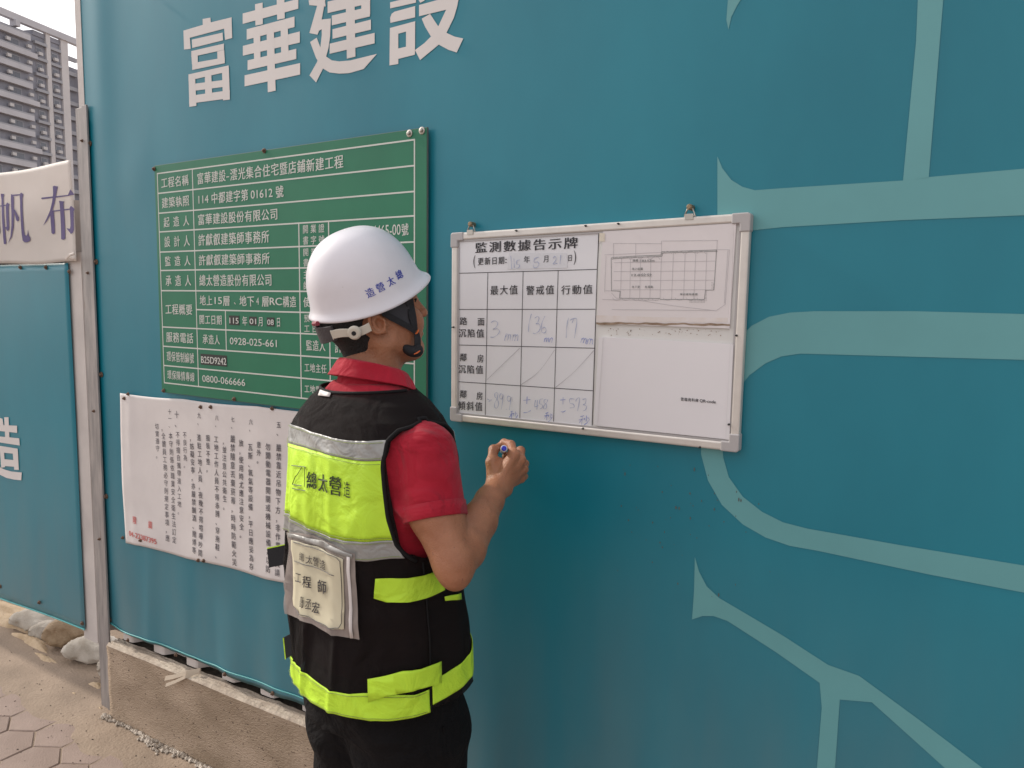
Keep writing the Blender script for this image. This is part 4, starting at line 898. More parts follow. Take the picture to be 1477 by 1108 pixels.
def plan_lines(pts, wd_, off):
    parts = []
    for i, (a, b) in enumerate(pts):
        v, f = line(*p8(*a), *p8(*b), wd_, off+0.00001*(i % 20)); parts.append((v, f))
    return quads_join(parts)
def pathl(P): return list(zip(P[:-1], P[1:]))
outl = pathl([(145, 350), (165, 345), (380, 332), (628, 322), (632, 290), (1165, 272), (1140, 660), (1058, 662), (1048, 752), (620, 752), (615, 742), (225, 740), (232, 672), (148, 668), (145, 350)])
thin = pathl([(168, 208), (630, 212), (632, 186), (1180, 180)])+pathl([(1165, 270), (1290, 270), (1250, 800), (1160, 862), (740, 812), (360, 752)])+pathl([(1275, 280), (1240, 790)])+pathl([(150, 850), (1140, 858)])+pathl([(148, 690), (195, 740), (240, 740)])
thin += [((168, 208), (165, 345)), ((382, 210), (382, 330)), ((632, 188), (632, 290)), ((1172, 180), (1168, 272)), ((80, 320), (640, 296)), ((95, 330), (80, 680)), ((85, 668), (148, 668)), ((60, 752), (600, 758))]
gridl = [((170, 395), (1160, 380)), ((170, 482), (1155, 475)), ((168, 570), (1150, 565)), ((160, 658), (1060, 658))]
gridl += [((245-x*0.02, 348), (235, 740)) for x in (0,)]+[((332, 345), (325, 740)), ((430, 340), (420, 740)), ((530, 335), (520, 740)), ((632, 325), (618, 745)), ((748, 290), (730, 752)), ((862, 285), (845, 752)), ((965, 282), (945, 752)), ((1072, 278), (1055, 700))]
V, F = plan_lines(outl+[((x0+9, y0+12 if y0 < 500 else y0-10), (x1+9, y1+12 if y1 < 500 else y1-10)) for (x0, y0), (x1, y1) in outl[:5]], 0.0011, pf+.0007); mk('plan_outline', V, F, M_planink, pl_)
for cx0 in (200, 285, 380, 475, 575, 690, 805, 913, 1018):      # small arches along the top and bottom bays
    yt = 365 if cx0 < 620 else 310; yb = 735
    for yy, sg in ((yt, -1), (yb, 1)): gridl += pathl([(cx0-42, yy-sg*0), (cx0-28, yy+sg*20), (cx0, yy+sg*26), (cx0+28, yy+sg*20), (cx0+42, yy)])
V, F = plan_lines(gridl, 0.0007, pf+.0010); mk('plan_grid', V, F, M_greyink, pl_)
V, F = plan_lines(thin, 0.0007, pf+.0010); mk('plan_lines', V, F, M_greyink, pl_)
dots = []
for x in range(905, 1050, 14):
    for y in (765, 778): dots.append(((x, y), (x+6, y)))
for y in range(590, 660, 14): dots.append(((1118, y), (1124, y))); dots.append(((1132, y+5), (1138, y+5)))
for y in range(675, 760, 14): dots.append(((1062, y), (1068, y)))
V, F = plan_lines(dots, 0.0010, pf+.0013); mk('plan_dots', V, F, M_planink, pl_)
P = [p8(*p) for p in ((0, 905), (640, 925), (1292, 930), (1290, 972), (0, 972))]; P2 = [W(*p, pf+.0003) for p in P]
mk('aged_edge', [(x, -pf-.0003, z) for x, z in P2], poly_tri(P2), mat('yellowed_paper', (0.66, 0.59, 0.55), rough=0.5, col2=(0.70, 0.65, 0.64), vscale=30), pl_)
T = []
def ptext(s_, xa, ya, xb, h_px, off=0.004):
    a = W(*p8(xa, ya), pf); b = W(*p8(xb, ya), pf); hh = abs(W(*p8(xa, ya-h_px), pf)[1]-a[1]); n = len(s_); cw = (b[0]-a[0])/n
    if ord(s_[0]) < 256: T.append((s_, a[0], a[1], b[0]-a[0], hh, 0, off))
    else: T.extend(row(s_, a[0], b[0], a[1], hh, 0, off, 0.1))
ptext('規模', 352, 388, 410, 26, 0.02); ptext(':183.52m', 418, 388, 565, 22, 0.02); ptext('地上結構', 346, 470, 455, 26, 0.02); ptext('12.0公分', 346, 528, 540, 24, 0.02); ptext('地下室', 346, 642, 425, 24, 0.02); ptext('角落點', 470, 642, 555, 24, 0.02); ptext('鄰近建物基礎', 812, 712, 985, 22, 0.02)
V2, F = text_block(T); mk('lettering', [(x, -pf-.0014, z) for x, z in V2], F, M_planink, pl_)
V, F = wallquad([p8(28, 190), p8(82, 190), p8(82, 110), p8(30, 108)], pf+.0012); mk('tape', V, F, mat('yellowed_tape', (0.66, 0.60, 0.50), rough=0.4), pl_)

V, F = slab([W(859, 614, fo-.0006), W(1050, 634, fo-.0006), W(1056, 496, fo-.0006), W(868, 486, fo-.0006)], -fo+.0006, -WO+0.003)
sh_ = mk('notice_sheet', V, F, M_paper, label='plain white paper sheet with one small caption, lower right of the whiteboard', cat='paper sheet')
T = []
a = W(981.5, 577.5, fo); b = W(1008, 580, fo); T.extend(row('雲端資料庫', a[0], b[0], a[1]-0.001, 0.0078, -0.1, 0.02, 0.1)); c = W(1032.5, 581.5, fo)
T.append(('QR-code', b[0]+0.002, b[1], c[0]-b[0]-0.002, 0.0068, -0.06, 0.02))
V2, F = text_block(T); mk('lettering', [(x, -fo-.0004, z) for x, z in V2], F, M_ink, sh_)
for u in (0, 1): 
    P = [W(*c_, fo) for c_ in ([(1046, 634), (1052, 634.5), (1058, 497), (1053, 496)] if u else [(856, 613), (862, 613.5), (870, 487), (864, 486.5)])]
    mk('clear_sleeve_edge', [(x, -fo-.0002, z) for x, z in P], [(0, 1, 2, 3)], mat('sleeve_film_%d' % u, (0.72, 0.70, 0.72), rough=0.15), sh_)
# dirt specks on the board between the sheets
parts = []
rg = random.Random(11)
for _ in range(60):
    px, py = rg.uniform(875, 1040), rg.uniform(474, 484); x, z = W(px, py, PO); r = rg.uniform(.0004, .0014); parts.append(([(x+r*math.cos(a), -PO-.0004, z+r*math.sin(a)) for a in np.linspace(0, 5.2, 6)], [tuple(range(6))]))
V, F = quads_join(parts); mk('dirt_specks', V, F, M_stain, wbd)['kind'] = 'stuff'

#PERSON
# ------------------------------------------------------------------ implicit surfaces
class Field:
    def __init__(self, lo, hi, h):
        self.lo = np.array(lo, float); self.h = h; self.n = (np.ceil((np.array(hi)-self.lo)/h).astype(int)+1); self.F = np.full(tuple(self.n), 0.2, np.float32)
    def block(self, lo, hi, pad):
        a = np.clip(np.floor((np.asarray(lo)-pad-self.lo)/self.h).astype(int), 0, self.n-1); b = np.clip(np.ceil((np.asarray(hi)+pad-self.lo)/self.h).astype(int)+1, 1, self.n)
        sl_ = tuple(slice(i, j) for i, j in zip(a, b)); ax = [self.lo[i]+self.h*np.arange(a[i], b[i]) for i in range(3)]
        return sl_, np.stack(np.meshgrid(*ax, indexing='ij'), -1)
    def smin(self, lo, hi, fn, k=0.01, pad=None):
        pad = max(0.03, 2*k) if pad is None else pad; sl_, P = self.block(lo, hi, pad)
        if P.size == 0: return
        d = fn(P).astype(np.float32); a = self.F[sl_]; h_ = np.maximum(k-np.abs(a-d), 0)/k; self.F[sl_] = np.minimum(a, d)-h_*h_*k*0.25
    def cut(self, lo, hi, fn, k=0.004, pad=0.03):
        sl_, P = self.block(lo, hi, pad); d = -fn(P).astype(np.float32); a = self.F[sl_]; h_ = np.maximum(k-np.abs(a-d), 0)/k; self.F[sl_] = np.maximum(a, d)+h_*h_*k*0.25
    def cone(self, a, b, ra, rb, k=0.01):
        a, b = np.asarray(a, float), np.asarray(b, float); ab = b-a; L = ab@ab; r = max(ra, rb)
        def fn(P):
            t = np.clip(((P-a)@ab)/L, 0, 1); return np.linalg.norm(P-a-t[..., None]*ab, axis=-1)-(ra+(rb-ra)*t)
        self.smin(np.minimum(a, b)-r, np.maximum(a, b)+r, fn, k)
    def chain(self, pts, rs, k=0.01):
        for i in range(len(pts)-1): self.cone(pts[i], pts[i+1], rs[i], rs[i+1], k)
    def ell_fn(self, c, M, r):
        c = np.asarray(c, float); M = np.asarray(M, float); r = np.asarray(r, float)
        def fn(P):
            q = (P-c)@M.T; k0 = np.linalg.norm(q/r, axis=-1); k1 = np.linalg.norm(q/(r*r), axis=-1)+1e-9; return k0*(k0-1)/k1
        return fn
    def ell(self, c, M, r, k=0.01, cut=False):
        R_ = max(r); f = self.ell_fn(c, M, r); lo, hi = np.asarray(c)-R_, np.asarray(c)+R_
        (self.cut if cut else self.smin)(lo, hi, f, k)
    def mesh(self):
        F = self.F; s_ = F < 0; cnt = np.zeros(tuple(np.array(F.shape)-1), np.int8)
        for i in (0, 1):
            for j in (0, 1):
                for k in (0, 1): cnt += s_[i:F.shape[0]-1+i, j:F.shape[1]-1+j, k:F.shape[2]-1+k]
        act = (cnt > 0) & (cnt < 8); idx = np.argwhere(act); cid = np.full(act.shape, -1, np.int64); cid[act] = np.arange(len(idx))
        cs = np.array([(i, j, k) for i in (0, 1) for j in (0, 1) for k in (0, 1)]); val = np.stack([F[tuple((idx+c).T)] for c in cs], 1)
        acc = np.zeros((len(idx), 3)); num = np.zeros(len(idx))
        for a in range(8):
            for b in range(a+1, 8):
                if np.abs(cs[a]-cs[b]).sum() != 1: continue
                va, vb = val[:, a], val[:, b]; m = (va < 0) != (vb < 0); t = np.where(m, va/(va-vb+1e-12*(va == vb)), 0)
                acc += np.where(m[:, None], cs[a]+t[:, None]*(cs[b]-cs[a]), 0); num += m
        V = self.lo+self.h*(idx+acc/num[:, None]); Q = []
        for ax in range(3):
            o1, o2 = [(1, 2), (2, 0), (0, 1)][ax]; A = [slice(None)]*3; B = [slice(None)]*3; A[ax] = slice(0, -1); B[ax] = slice(1, None)
            for o in (o1, o2): A[o] = slice(1, -1); B[o] = slice(1, -1)
            sa, sb = s_[tuple(A)], s_[tuple(B)]; e = np.argwhere(sa != sb); inside = sa[tuple(e.T)]; base = e.copy(); base[:, o1] += 1; base[:, o2] += 1
            c = []
            for d1, d2 in ((0, 0), (-1, 0), (-1, -1), (0, -1)):
                q = base.copy(); q[:, o1] += d1; q[:, o2] += d2; c.append(cid[tuple(q.T)])
            c = np.stack(c, 1); c[~inside] = c[~inside][:, ::-1]; Q.append(c)
        return V, np.concatenate(Q)
def relax(V, Q, it=1, lam=0.5):
    e = np.concatenate([Q[:, [0, 1]], Q[:, [1, 2]], Q[:, [2, 3]], Q[:, [3, 0]]]); e = np.concatenate([e, e[:, ::-1]])
    for _ in range(it):
        S_ = np.zeros_like(V); np.add.at(S_, e[:, 0], V[e[:, 1]]); n = np.bincount(e[:, 0], minlength=len(V))[:, None]; V = V+lam*(S_/n-V)
    return V
def bvh_of(V, Q): return BVHTree.FromPolygons([tuple(v) for v in V], [tuple(int(i) for i in q) for q in Q])

M_skin = mat('tanned_skin', (0.31, 0.125, 0.064), rough=0.46, col2=(0.40, 0.175, 0.094), vscale=16, bump=0.25, bscale=300, subs=0.08, spec=0.4, bump2=(0.5, 32, 0.006), speck=((0.24, 0.10, 0.06), 90, 0.70))
M_hair = mat('short_black_hair', (0.012, 0.010, 0.010), rough=0.65, bump=0.6, bscale=380, stretch=(1, 1, 0.3))
M_shirt = mat('red_pique_polo', (0.40, 0.012, 0.030), rough=0.85, var=0.12, vscale=6, bump=0.3, bscale=900, sheen=0.08, spec=0.25, bump2=(0.9, 11, 0.03))
M_vest = mat('black_mesh_fabric', (0.009, 0.006, 0.006), rough=0.85, var=0.25, vscale=900, bump=0.4, bscale=700, alpha=0.78, spec=0.25, bump2=(0.8, 10, 0.03), sheen=0.0)
M_vestsolid = mat('black_binding', (0.010, 0.009, 0.010), rough=0.8, spec=0.25, bump=0.2, bscale=300)
M_yel = mat('fluorescent_yellow', (0.55, 0.84, 0.04), rough=0.6, var=0.07, vscale=8, bump=0.2, bscale=500, bump2=(0.7, 14, 0.02))
M_refl = mat('grey_reflective_tape', (0.33, 0.325, 0.31), rough=0.4, var=0.12, vscale=30, metal=0.15, bump=0.1, bscale=60, bump2=(0.6, 14, 0.02))
M_trou = mat('black_trousers', (0.006, 0.005, 0.0055), rough=0.9, var=0.2, vscale=10, bump=0.3, bscale=300, spec=0.2, bump2=(1.0, 9, 0.04))
M_helm = mat('white_helmet_shell', (0.74, 0.715, 0.76), rough=0.34, var=0.035, vscale=9, coat=0.15, rvar=0.08, speck=((0.5, 0.46, 0.44), 60, 0.735))
M_vink0 = mat('olive_thread', (0.22, 0.28, 0.06), rough=0.7)
M_strap = mat('black_webbing', (0.012, 0.012, 0.016), rough=0.7, bump=0.4, bscale=800)
M_pad = mat('dark_grey_pad', (0.06, 0.052, 0.055), rough=0.7, bump=0.2, bscale=200)
M_cream = mat('cream_plastic', (0.58, 0.53, 0.45), rough=0.4)
M_orange = mat('orange_plastic', (0.65, 0.14, 0.03), rough=0.4)
M_card = mat('cream_card', (0.60, 0.55, 0.40), rough=0.55, var=0.03, vscale=10)
M_film = mat('clear_vinyl_sleeve', (0.42, 0.36, 0.33), rough=0.2, var=0.2, vscale=30, bump=0.5, bscale=22, stretch=(1, 1, 0.4), alpha=0.7, coat=0.6)
M_blue = mat('blue_plastic', (0.02, 0.03, 0.55), rough=0.35)
M_penw = mat('pale_pen_barrel', (0.6, 0.6, 0.68), rough=0.35)
M_helmblue = mat('helmet_blue_print', (0.06, 0.08, 0.42), rough=0.5)

ZS = -0.034
BO = np.array([-1.12, -0.39, 0.0]); BR_ = np.array([0.9768, -0.2140, 0.0]); BF = np.array([0.2140, 0.9768, 0.0])
def B(u, v, w): return BO+BR_*u+BF*v+np.array([0, 0, w+ZS])
TT = np.array([[.70,.208,.166,.020],[.80,.212,.168,.018],[.84,.213,.166,.016],[.95,.210,.162,.012],[1.05,.206,.155,.004],[1.15,.204,.152,-.004],[1.25,.206,.150,-.008],[1.35,.205,.140,-.010],[1.40,.200,.127,-.012],[1.43,.182,.115,-.012],[1.46,.147,.1,-.013],[1.48,.112,.086,-.015],[1.5,.087,.075,-.015],[1.52,.073,.068,-.014],[1.54,.066,.064,-.010],[1.56,.062,.062,-.006]])
def tab(w, i): return np.interp(w, TT[:, 0], TT[:, i])
EXP = 2.35
def vfold(th, w):
    """loose folds of the vest: vertical drapes on the back"""
    d = 0.0
    lo = max(0.0, min(1.0, (1.42-w)/0.2))*(1-.45*max(0, min(1, (1.0-w)/.12)))
    for c, sg, am, ws in ((-2.12, .045, .012, 1.0), (-1.90, .035, .009, 1.0), (-1.66, .04, .011, 1.0), (-1.36, .04, .009, .9), (-2.35, .09, .007, .7), (-0.75, .10, .005, .8), (-0.30, .09, .006, .6), (0.3, .1, .006, .5)):
        d += am*lo*math.exp(-((th-c-0.10*math.sin(w*5+c*3))/sg)**2)*(0.65+0.35*math.sin(w*11*ws+c*5))
    d += 0.0035*math.sin(th*3+w*14)*lo+0.003*math.sin(th*7-w*9)*lo
    d += 0.003*(1-abs(math.sin(th*4.1+w*11+math.sin(w*23))))**3*max(0, min(1, (1.47-w)/.06))
    d += 0.005*math.exp(-((w-1.03-0.05*(th+1.2))/0.02)**2)*math.exp(-((th+0.9)/0.5)**2)
    return d-0.002
def S(th, w, off=0.0):
    a, b, c = tab(w, 1), tab(w, 2), tab(w, 3); e = 2/EXP; ct, st = math.cos(th), math.sin(th); o = off+vfold(th, w)
    u = (a+o)*math.copysign(abs(ct)**e, ct); v = c+(b+o)*math.copysign(abs(st)**e, st); return B(u, v, w)
def vest_hit(px, py):
    """(th, w) where the view through a photo pixel meets the vest; walks inward from the outline"""
    for sh in range(0, 40):
        qx = px+sh*(1 if px < 545 else -1); d = ray(qx, py)
        for t in np.linspace(1.2, 1.95, 750):
            X = CAM+d*t-BO; u, v, w = X@BR_, X@BF, X[2]-ZS
            a, b, c = tab(w, 1)+.004, tab(w, 2)+.004, tab(w, 3)
            if abs(u/a)**EXP+abs((v-c)/b)**EXP <= 1:
                th = math.atan2(math.copysign((abs(v-c)/b)**(EXP/2), v-c), math.copysign((abs(u)/a)**(EXP/2), u)); return th, w
    return None
def torso_fn(off):
    def fn(P):
        X = P-BO; u = X@BR_; v = X@BF; w = X[..., 2]-ZS
        a = np.interp(w, TT[:, 0], TT[:, 1])+off; b = np.interp(w, TT[:, 0], TT[:, 2])+off; c = np.interp(w, TT[:, 0], TT[:, 3])
        q = (np.abs(u/a)**EXP+np.abs((v-c)/b)**EXP)**(1/EXP); d = (q-1)*np.minimum(a, b)*0.9
        return d
    return fn

person = empty('person', (BO[0], BO[1], 0.0), 'man in white helmet, red polo and yellow black safety vest holding a marker', 'person')
# ---- key joints
HO = PZ(543, 466, 1.66)
yw = np.array([0.608, 0.795, 0.0]); yw /= np.linalg.norm(yw); PITCH = rad(21)
HY = yw*math.cos(PITCH)+np.array([0, 0, math.sin(PITCH)]); HX = np.array([yw[1], -yw[0], 0.0]); HZ = np.cross(HX, HY); HX0 = HX; RL = rad(4); HX, HZ = HX*math.cos(RL)-HZ*math.sin(RL), HZ*math.cos(RL)+HX*math.sin(RL); HM = np.stack([HX, HY, HZ])
def Hd(x, y, z): return HO+HX*x+HY*y+HZ*z
SH = PZ(616, 653, 1.50); EL = PZ(655, 812, 1.435); WR = PZ(716, 704, 1.68)
# ---- helmet frame
HP = rad(21.5); hy = yw*math.cos(HP)+np.array([0, 0, math.sin(HP)]); hz = np.cross(HX0, hy); RL = rad(9); hxr, hz = HX0*math.cos(RL)-hz*math.sin(RL), hz*math.cos(RL)+HX0*math.sin(RL); HC = PZ(531, 426, 1.668)
def He(x, y, z): return HC+hxr*x+hy*y+hz*z
# ---- head and neck
fh = Field(HO-np.array([.17, .17, .22]), HO+np.array([.17, .17, .17]), 0.003)
def e(c, r, k=0.012, cut=False, M=HM): fh.ell(Hd(*c), M, r, k, cut)
e((0, -.014, .045), (.077, .097, .086)); e((0, .026, -.012), (.066, .060, .084), .02)
e((0, .055, .055), (.060, .045, .045), .02)
for s_ in (-1, 1):
    fh.cone(Hd(s_*.055, .0, -.045), Hd(s_*.022, .054, -.083), .017, .016, .03); e((s_*.034, .062, -.018), (.028, .031, .034), .02)
    fh.cone(Hd(s_*.012, .088, .038), Hd(s_*.050, .070, .036), .010, .009, .012)
    e((s_*.031, .090, .016), (.016, .014, .011), .006, cut=True)
    e((s_*.013, .101, -.015), (.009, .010, .008), .006)
e((0, .060, -.084), (.020, .015, .014), .015); e((0, .038, -.074), (.04, .034, .022), .02)
fh.cone(Hd(0, .090, .030), Hd(0, .1005, -.008), .0105, .0105, .016)
fh.cone(Hd(-.018, .080, -.042), Hd(.018, .080, -.042), .0075, .0075, .006); fh.cone(Hd(-.018, .078, -.053), Hd(.018, .078, -.053), .008, .008, .005)
for s_ in (-1, 1):   # ears: concha, helix rim, lobe
    e((s_*.075, -.010, .011), (.007, .015, .023), .006)
    hx_ = []
    for a in np.linspace(-150, 110, 12):
        ar = rad(a); hx_.append(Hd(s_*(.0835+.002*math.sin(ar)), -.012-.0150*math.cos(ar)*(1 if a < 60 else .8), .014+.0235*math.sin(ar)))
    fh.chain(hx_, [.0036]*12, .002); e((s_*.080, -.002, -.010), (.004, .006, .007), .005); fh.cone(Hd(s_*.080, .004, .014), Hd(s_*.080, .003, .004), .0035, .0035, .003)
    e((s_*.086, -.007, .010), (.014, .0088, .0135), .0015, cut=True)
NB0 = B(0, -.015, 1.44)
fh.cone(Hd(0, -.030, -.02), Hd(0, -.034, -.07), .058, .056, .02); fh.cone(Hd(0, -.034, -.07), NB0, .056, .064, .02)
fh.cone(Hd(.058, -.02, -.03), B(.03, .06, 1.45), .012, .012, .02); fh.cone(Hd(-.058, -.02, -.03), B(-.03, .06, 1.45), .012, .012, .02)
Vh, Qh = fh.mesh(); Vh = relax(Vh, Qh, 1, .3)
# ---- right arm and hand
wpts = dict(I0=(741, 656, 1.705), M0=(750, 664, 1.725), R0=(754, 677, 1.745), P0=(751, 690, 1.76))
J = {k: PZ(*v) for k, v in wpts.items()}
lo = np.minimum.reduce([SH, EL, WR]+list(J.values()))-.08; hi = np.maximum.reduce([SH, EL, WR]+list(J.values()))+.09
fa = Field(lo, hi, 0.0026)
MID = PZ(629, 738, 1.472)
fa.chain([SH, SH*.3+MID*.7, MID, EL], [.044, .0465, .0505, .0390], .02)
fa.cone(EL, PZ(657, 832, 1.425), .033, .026, .02)
fa.chain([EL, PZ(668, 792, 1.475), PZ(690, 752, 1.56), PZ(706, 722, 1.635), WR], [.036, .0425, .0375, .0300, .0258], .012)
fa.cone(PZ(712, 712, 1.66), PZ(728, 706, 1.70), .019, .018, .012)
for k_, r0, r1 in (('I0', .017, .0125), ('M0', .016, .0125), ('R0', .016, .0118), ('P0', .016, .0108)):
    fa.cone(WR+(J[k_]-WR)*0.12, J[k_], r0, r1, .011)
fa.cone(PZ(727, 690, 1.71), PZ(742, 676, 1.735), .018, .016, .014)
for k_, r in (('I0', .0118), ('M0', .0122), ('R0', .0115), ('P0', .0105)): fa.cone(J[k_]+np.array([0, 0, .001]), J[k_]+.001, r, r, .004)
def finger(pts, rs, k=.004): fa.chain(pts, rs, k)
finger([J['I0'], PZ(737, 641.5, 1.738), PZ(727, 638.5, 1.762), PZ(723, 642, 1.783)], [.0115, .0098, .0088, .0078])
finger([J['M0'], PZ(751, 650, 1.768), PZ(738, 655, 1.792), PZ(729, 658, 1.786)], [.0118, .0100, .009, .008])
finger([J['R0'], PZ(757, 669, 1.79), PZ(743, 674, 1.812), PZ(732, 672, 1.80)], [.0112, .0096, .0086, .0076])
finger([J['P0'], PZ(756, 687, 1.80), PZ(743, 690, 1.815), PZ(733, 686, 1.80)], [.0102, .0086, .0076, .0066])
finger([PZ(712, 694, 1.69), PZ(709, 667, 1.702), PZ(712, 649, 1.727), PZ(719, 645, 1.762)], [.0165, .0122, .0104, .0088], .008)
fa.cone(PZ(713, 676, 1.703), PZ(736, 667, 1.715), .0115, .0105, .010)
fa.cone(PZ(712, 664, 1.708), PZ(728, 666, 1.712), .0075, .0075, .008)
for k_ in ('I0', 'M0', 'R0'):   # tendons on the back of the hand
    fa.cone(WR+(J[k_]-WR)*0.35-CF*.0145, J[k_]-CF*.0105, .0028, .003, .008)
Va, Qa = fa.mesh(); Va = relax(Va, Qa, 1, .35)
# ---- left arm, trunk, legs (mostly covered)
ft_ = Field((-1.48, -.72, -.0), (-.72, 0.0, 1.50), 0.009)
LS, LE, LW = B(-.175, .0, 1.385), B(-.20, .08, 1.13), B(-.085, .20, 1.09)
ft_.chain([LS, LE], [.055, .042], .03); ft_.chain([LE, LW], [.040, .027], .02); ft_.cone(LW, B(-.045, .235, 1.09), .028, .026, .02)
for i in range(4): ft_.chain([B(-.045, .235, 1.115-.018*i), B(-.012, .245, 1.115-.02*i), B(-.005, .225, 1.11-.02*i)], [.0115, .010, .009], .004)
ft_.chain([B(-.065, .22, 1.11), B(-.045, .215, 1.14), B(-.02, .22, 1.145)], [.014, .012, .010], .006)
ft_.smin((-1.4, -.62, .75), (-.85, -.15, 1.46), torso_fn(-.03), .03, .02)
for s_ in (-1, 1): ft_.chain([B(s_*.10, .0, .85), B(s_*.105, .01, .47), B(s_*.11, -.02, .12)], [.085, .055, .04], .03); ft_.cone(B(s_*.11, -.02, .11), B(s_*.12, .12, .08), .032, .028, .02)
ft_.chain([SH, EL*.3+SH*.7], [.05, .045], .03)
Vt, Qt = ft_.mesh(); Vt = relax(Vt, Qt, 1, .4)
nh, na = len(Vh), len(Va)
body = mk('body', np.concatenate([Vh, Va, Vt]), np.concatenate([Qh, Qa+nh, Qt+nh+na]), M_skin, person, smooth=True)
BVh = bvh_of(Vh, Qh)
for s_ in (-1, 1):
    bm = bmesh.new(); bmesh.ops.create_uvsphere(bm, u_segments=14, v_segments=10, radius=.0105); c = Hd(s_*.031, .0745, .017)
    mk('eye', [np.array(v.co)+c for v in bm.verts], [[v.index for v in f.verts] for f in bm.faces], M_pad, person, smooth=True); bm.free()
    mk('eyebrow', *tube([Hd(s_*.014, .098, .041), Hd(s_*.03, .095, .045), Hd(s_*.048, .083, .041)], [.0015, .0028, .0012], 6), M_hair, person)
mk('eyelash', *tube([Hd(.020, .092, .022), Hd(.031, .094, .023), Hd(.042, .087, .020)], .0014, 5), M_hair, person)
# ---- hair shell
fg = Field(HO-np.array([.13, .13, .14]), HO+np.array([.13, .13, .13]), 0.003)
fg.ell(Hd(0, -.0155, .045), HM, (.0795, .1000, .0885), .01); fg.cone(Hd(0, -.032, -.01), Hd(0, -.034, -.05), .0605, .0585, .02)
Pn = (Vh-HO)
def hcut(P):
    q = (P-HO)@HM.T; x, y, z = q[..., 0], q[..., 1], q[..., 2]
    lowb = -.060+.030*np.clip((y+.05)/.06, 0, 1)+.004*np.sin(x*150)+.003*np.sin(y*260+x*90)
    a = np.minimum(z-lowb, (.018-y)+np.clip(z-.02, 0, .2)*1.6)        # above the nape line, behind the ear line
    sb = np.minimum(np.minimum(z+.012, .032-y), y-.012)                # sideburn
    ear = np.sqrt((y+.010)**2+(z-.008)**2)-.031
    hzc = (P-HC)@hz
    keep = np.maximum(np.minimum(a, np.where(np.abs(x) > .04, ear, 1)), sb)
    return np.minimum(keep, -.003-hzc)
fg.cut(fg.lo, fg.lo+fg.h*fg.n, lambda P: hcut(P), .003, 0)
Vg, Qg = fg.mesh(); mk('hair', Vg, Qg, M_hair, person, smooth=True)
parts = []; rg = random.Random(2)
for _ in range(1500):      # short hairs that fade out over the nape
    ang = rg.uniform(-2.4, -0.3); z = rg.uniform(-.082, -.035); c = Hd(0, -.034, z); d = HX*math.cos(ang)+HY*math.sin(ang)
    hit = BVh.ray_cast(Vector(c+d*.15), Vector(-d), .15)
    if hit[0] is None or rg.random() < (-.035-z)/.055: continue
    p = np.array(hit[0]); n = np.array(hit[1]); t = -HZ*rg.uniform(.004, .008)+n*.0015; w_ = np.cross(t, n); w_ = w_/np.linalg.norm(w_)*.0004
    parts.append(([p-w_, p+w_, p+t], [(0, 1, 2)]))
V, F = quads_join(parts); mk('nape_hair', V, F, M_hair, person)['kind'] = 'stuff'
# ---- polo shirt
fs = Field((-1.50, -.74, .84), (-.70, -.06, 1.54), 0.0052)
tf_ = torso_fn(-.010); fs.smin((-1.45, -.70, .9), (-.80, -.1, 1.53), lambda P: np.maximum(tf_(P), P[..., 2]-ZS-1.497), .02, .02)
HEM = PZ(629, 748, 1.472); ax = (HEM-SH)/np.linalg.norm(HEM-SH)
def sleeve(a, b, ra, rb):
    ab = b-a; L = ab@ab; dirn = ab/np.sqrt(L)
    def fn(P):
        t = ((P-a)@ab)/L; tc_ = np.clip(t, 0, 1.3); d = np.linalg.norm(P-a-tc_[..., None]*ab, axis=-1)-(ra+(rb-ra)*tc_)
        q = P@np.array([3.1, -2.3, 5.2]); d = d-0.0030*(1+np.sin(q*20+3*np.sin(q*7)))*np.clip(t*1.6, 0, 1)*np.clip((1-t)*6, .2, 1)-0.0085*(1-np.abs(np.sin(q*5.5+1.2*np.sin(q*3.1)+P[..., 2]*9)))**2.5*np.clip(t*2, 0, 1)*np.clip((1-t)*8, .3, 1)
        return np.maximum(d, (t-1)*np.sqrt(L))
    return fn
fs.smin(np.minimum(SH, HEM)-.08, np.maximum(SH, HEM)+.08, sleeve(SH, HEM, .0585, .0585), .022, .02)
LH = LS+(LE-LS)*.62; fs.smin(np.minimum(LS, LH)-.08, np.maximum(LS, LH)+.08, sleeve(LS, LH, .064, .056), .035, .02)
def hollow(a, b, r):
    d_ = (b-a)/np.linalg.norm(b-a)
    def fn(P):
        t = (P-b)@d_; return np.maximum(np.linalg.norm(P-b-t[..., None]*d_, axis=-1)-r, -(t+.035))
    return fn
Vs, Qs = fs.mesh(); Vs = relax(Vs, Qs, 1, .4)
shirt = mk('polo_shirt', Vs, Qs, M_shirt, person, smooth=True)
def ring_cuff(a, b, r, L, name, parent, m, th=.0022):
    d_ = (b-a)/np.linalg.norm(b-a); e1 = np.cross(d_, [0.3, 1, 0.1]); e1 /= np.linalg.norm(e1); e2 = np.cross(d_, e1); V = []; F = []; n = 48
    prof = [(-L, 0), (-L+.001, th), (-.001, th*1.2), (.001, th*.6), (.001, -.002), (-.01, -.002)]
    for t, dr in prof:
        for i in range(n):
            an = 2*math.pi*i/n; rr = r+dr+.0012*math.sin(an*3+1); V.append(b+d_*t+rr*(math.cos(an)*e1+math.sin(an)*e2))
    for j in range(len(prof)-1):
        for i in range(n): F.append((j*n+i, j*n+(i+1) % n, (j+1)*n+(i+1) % n, (j+1)*n+i))
    return mk(name, V, F, m, parent, smooth=True)
ring_cuff(SH, HEM, .0602, .028, 'sleeve_cuff', shirt, M_shirt); ring_cuff(LS, LH, .0565, .028, 'sleeve_cuff', shirt, M_shirt)
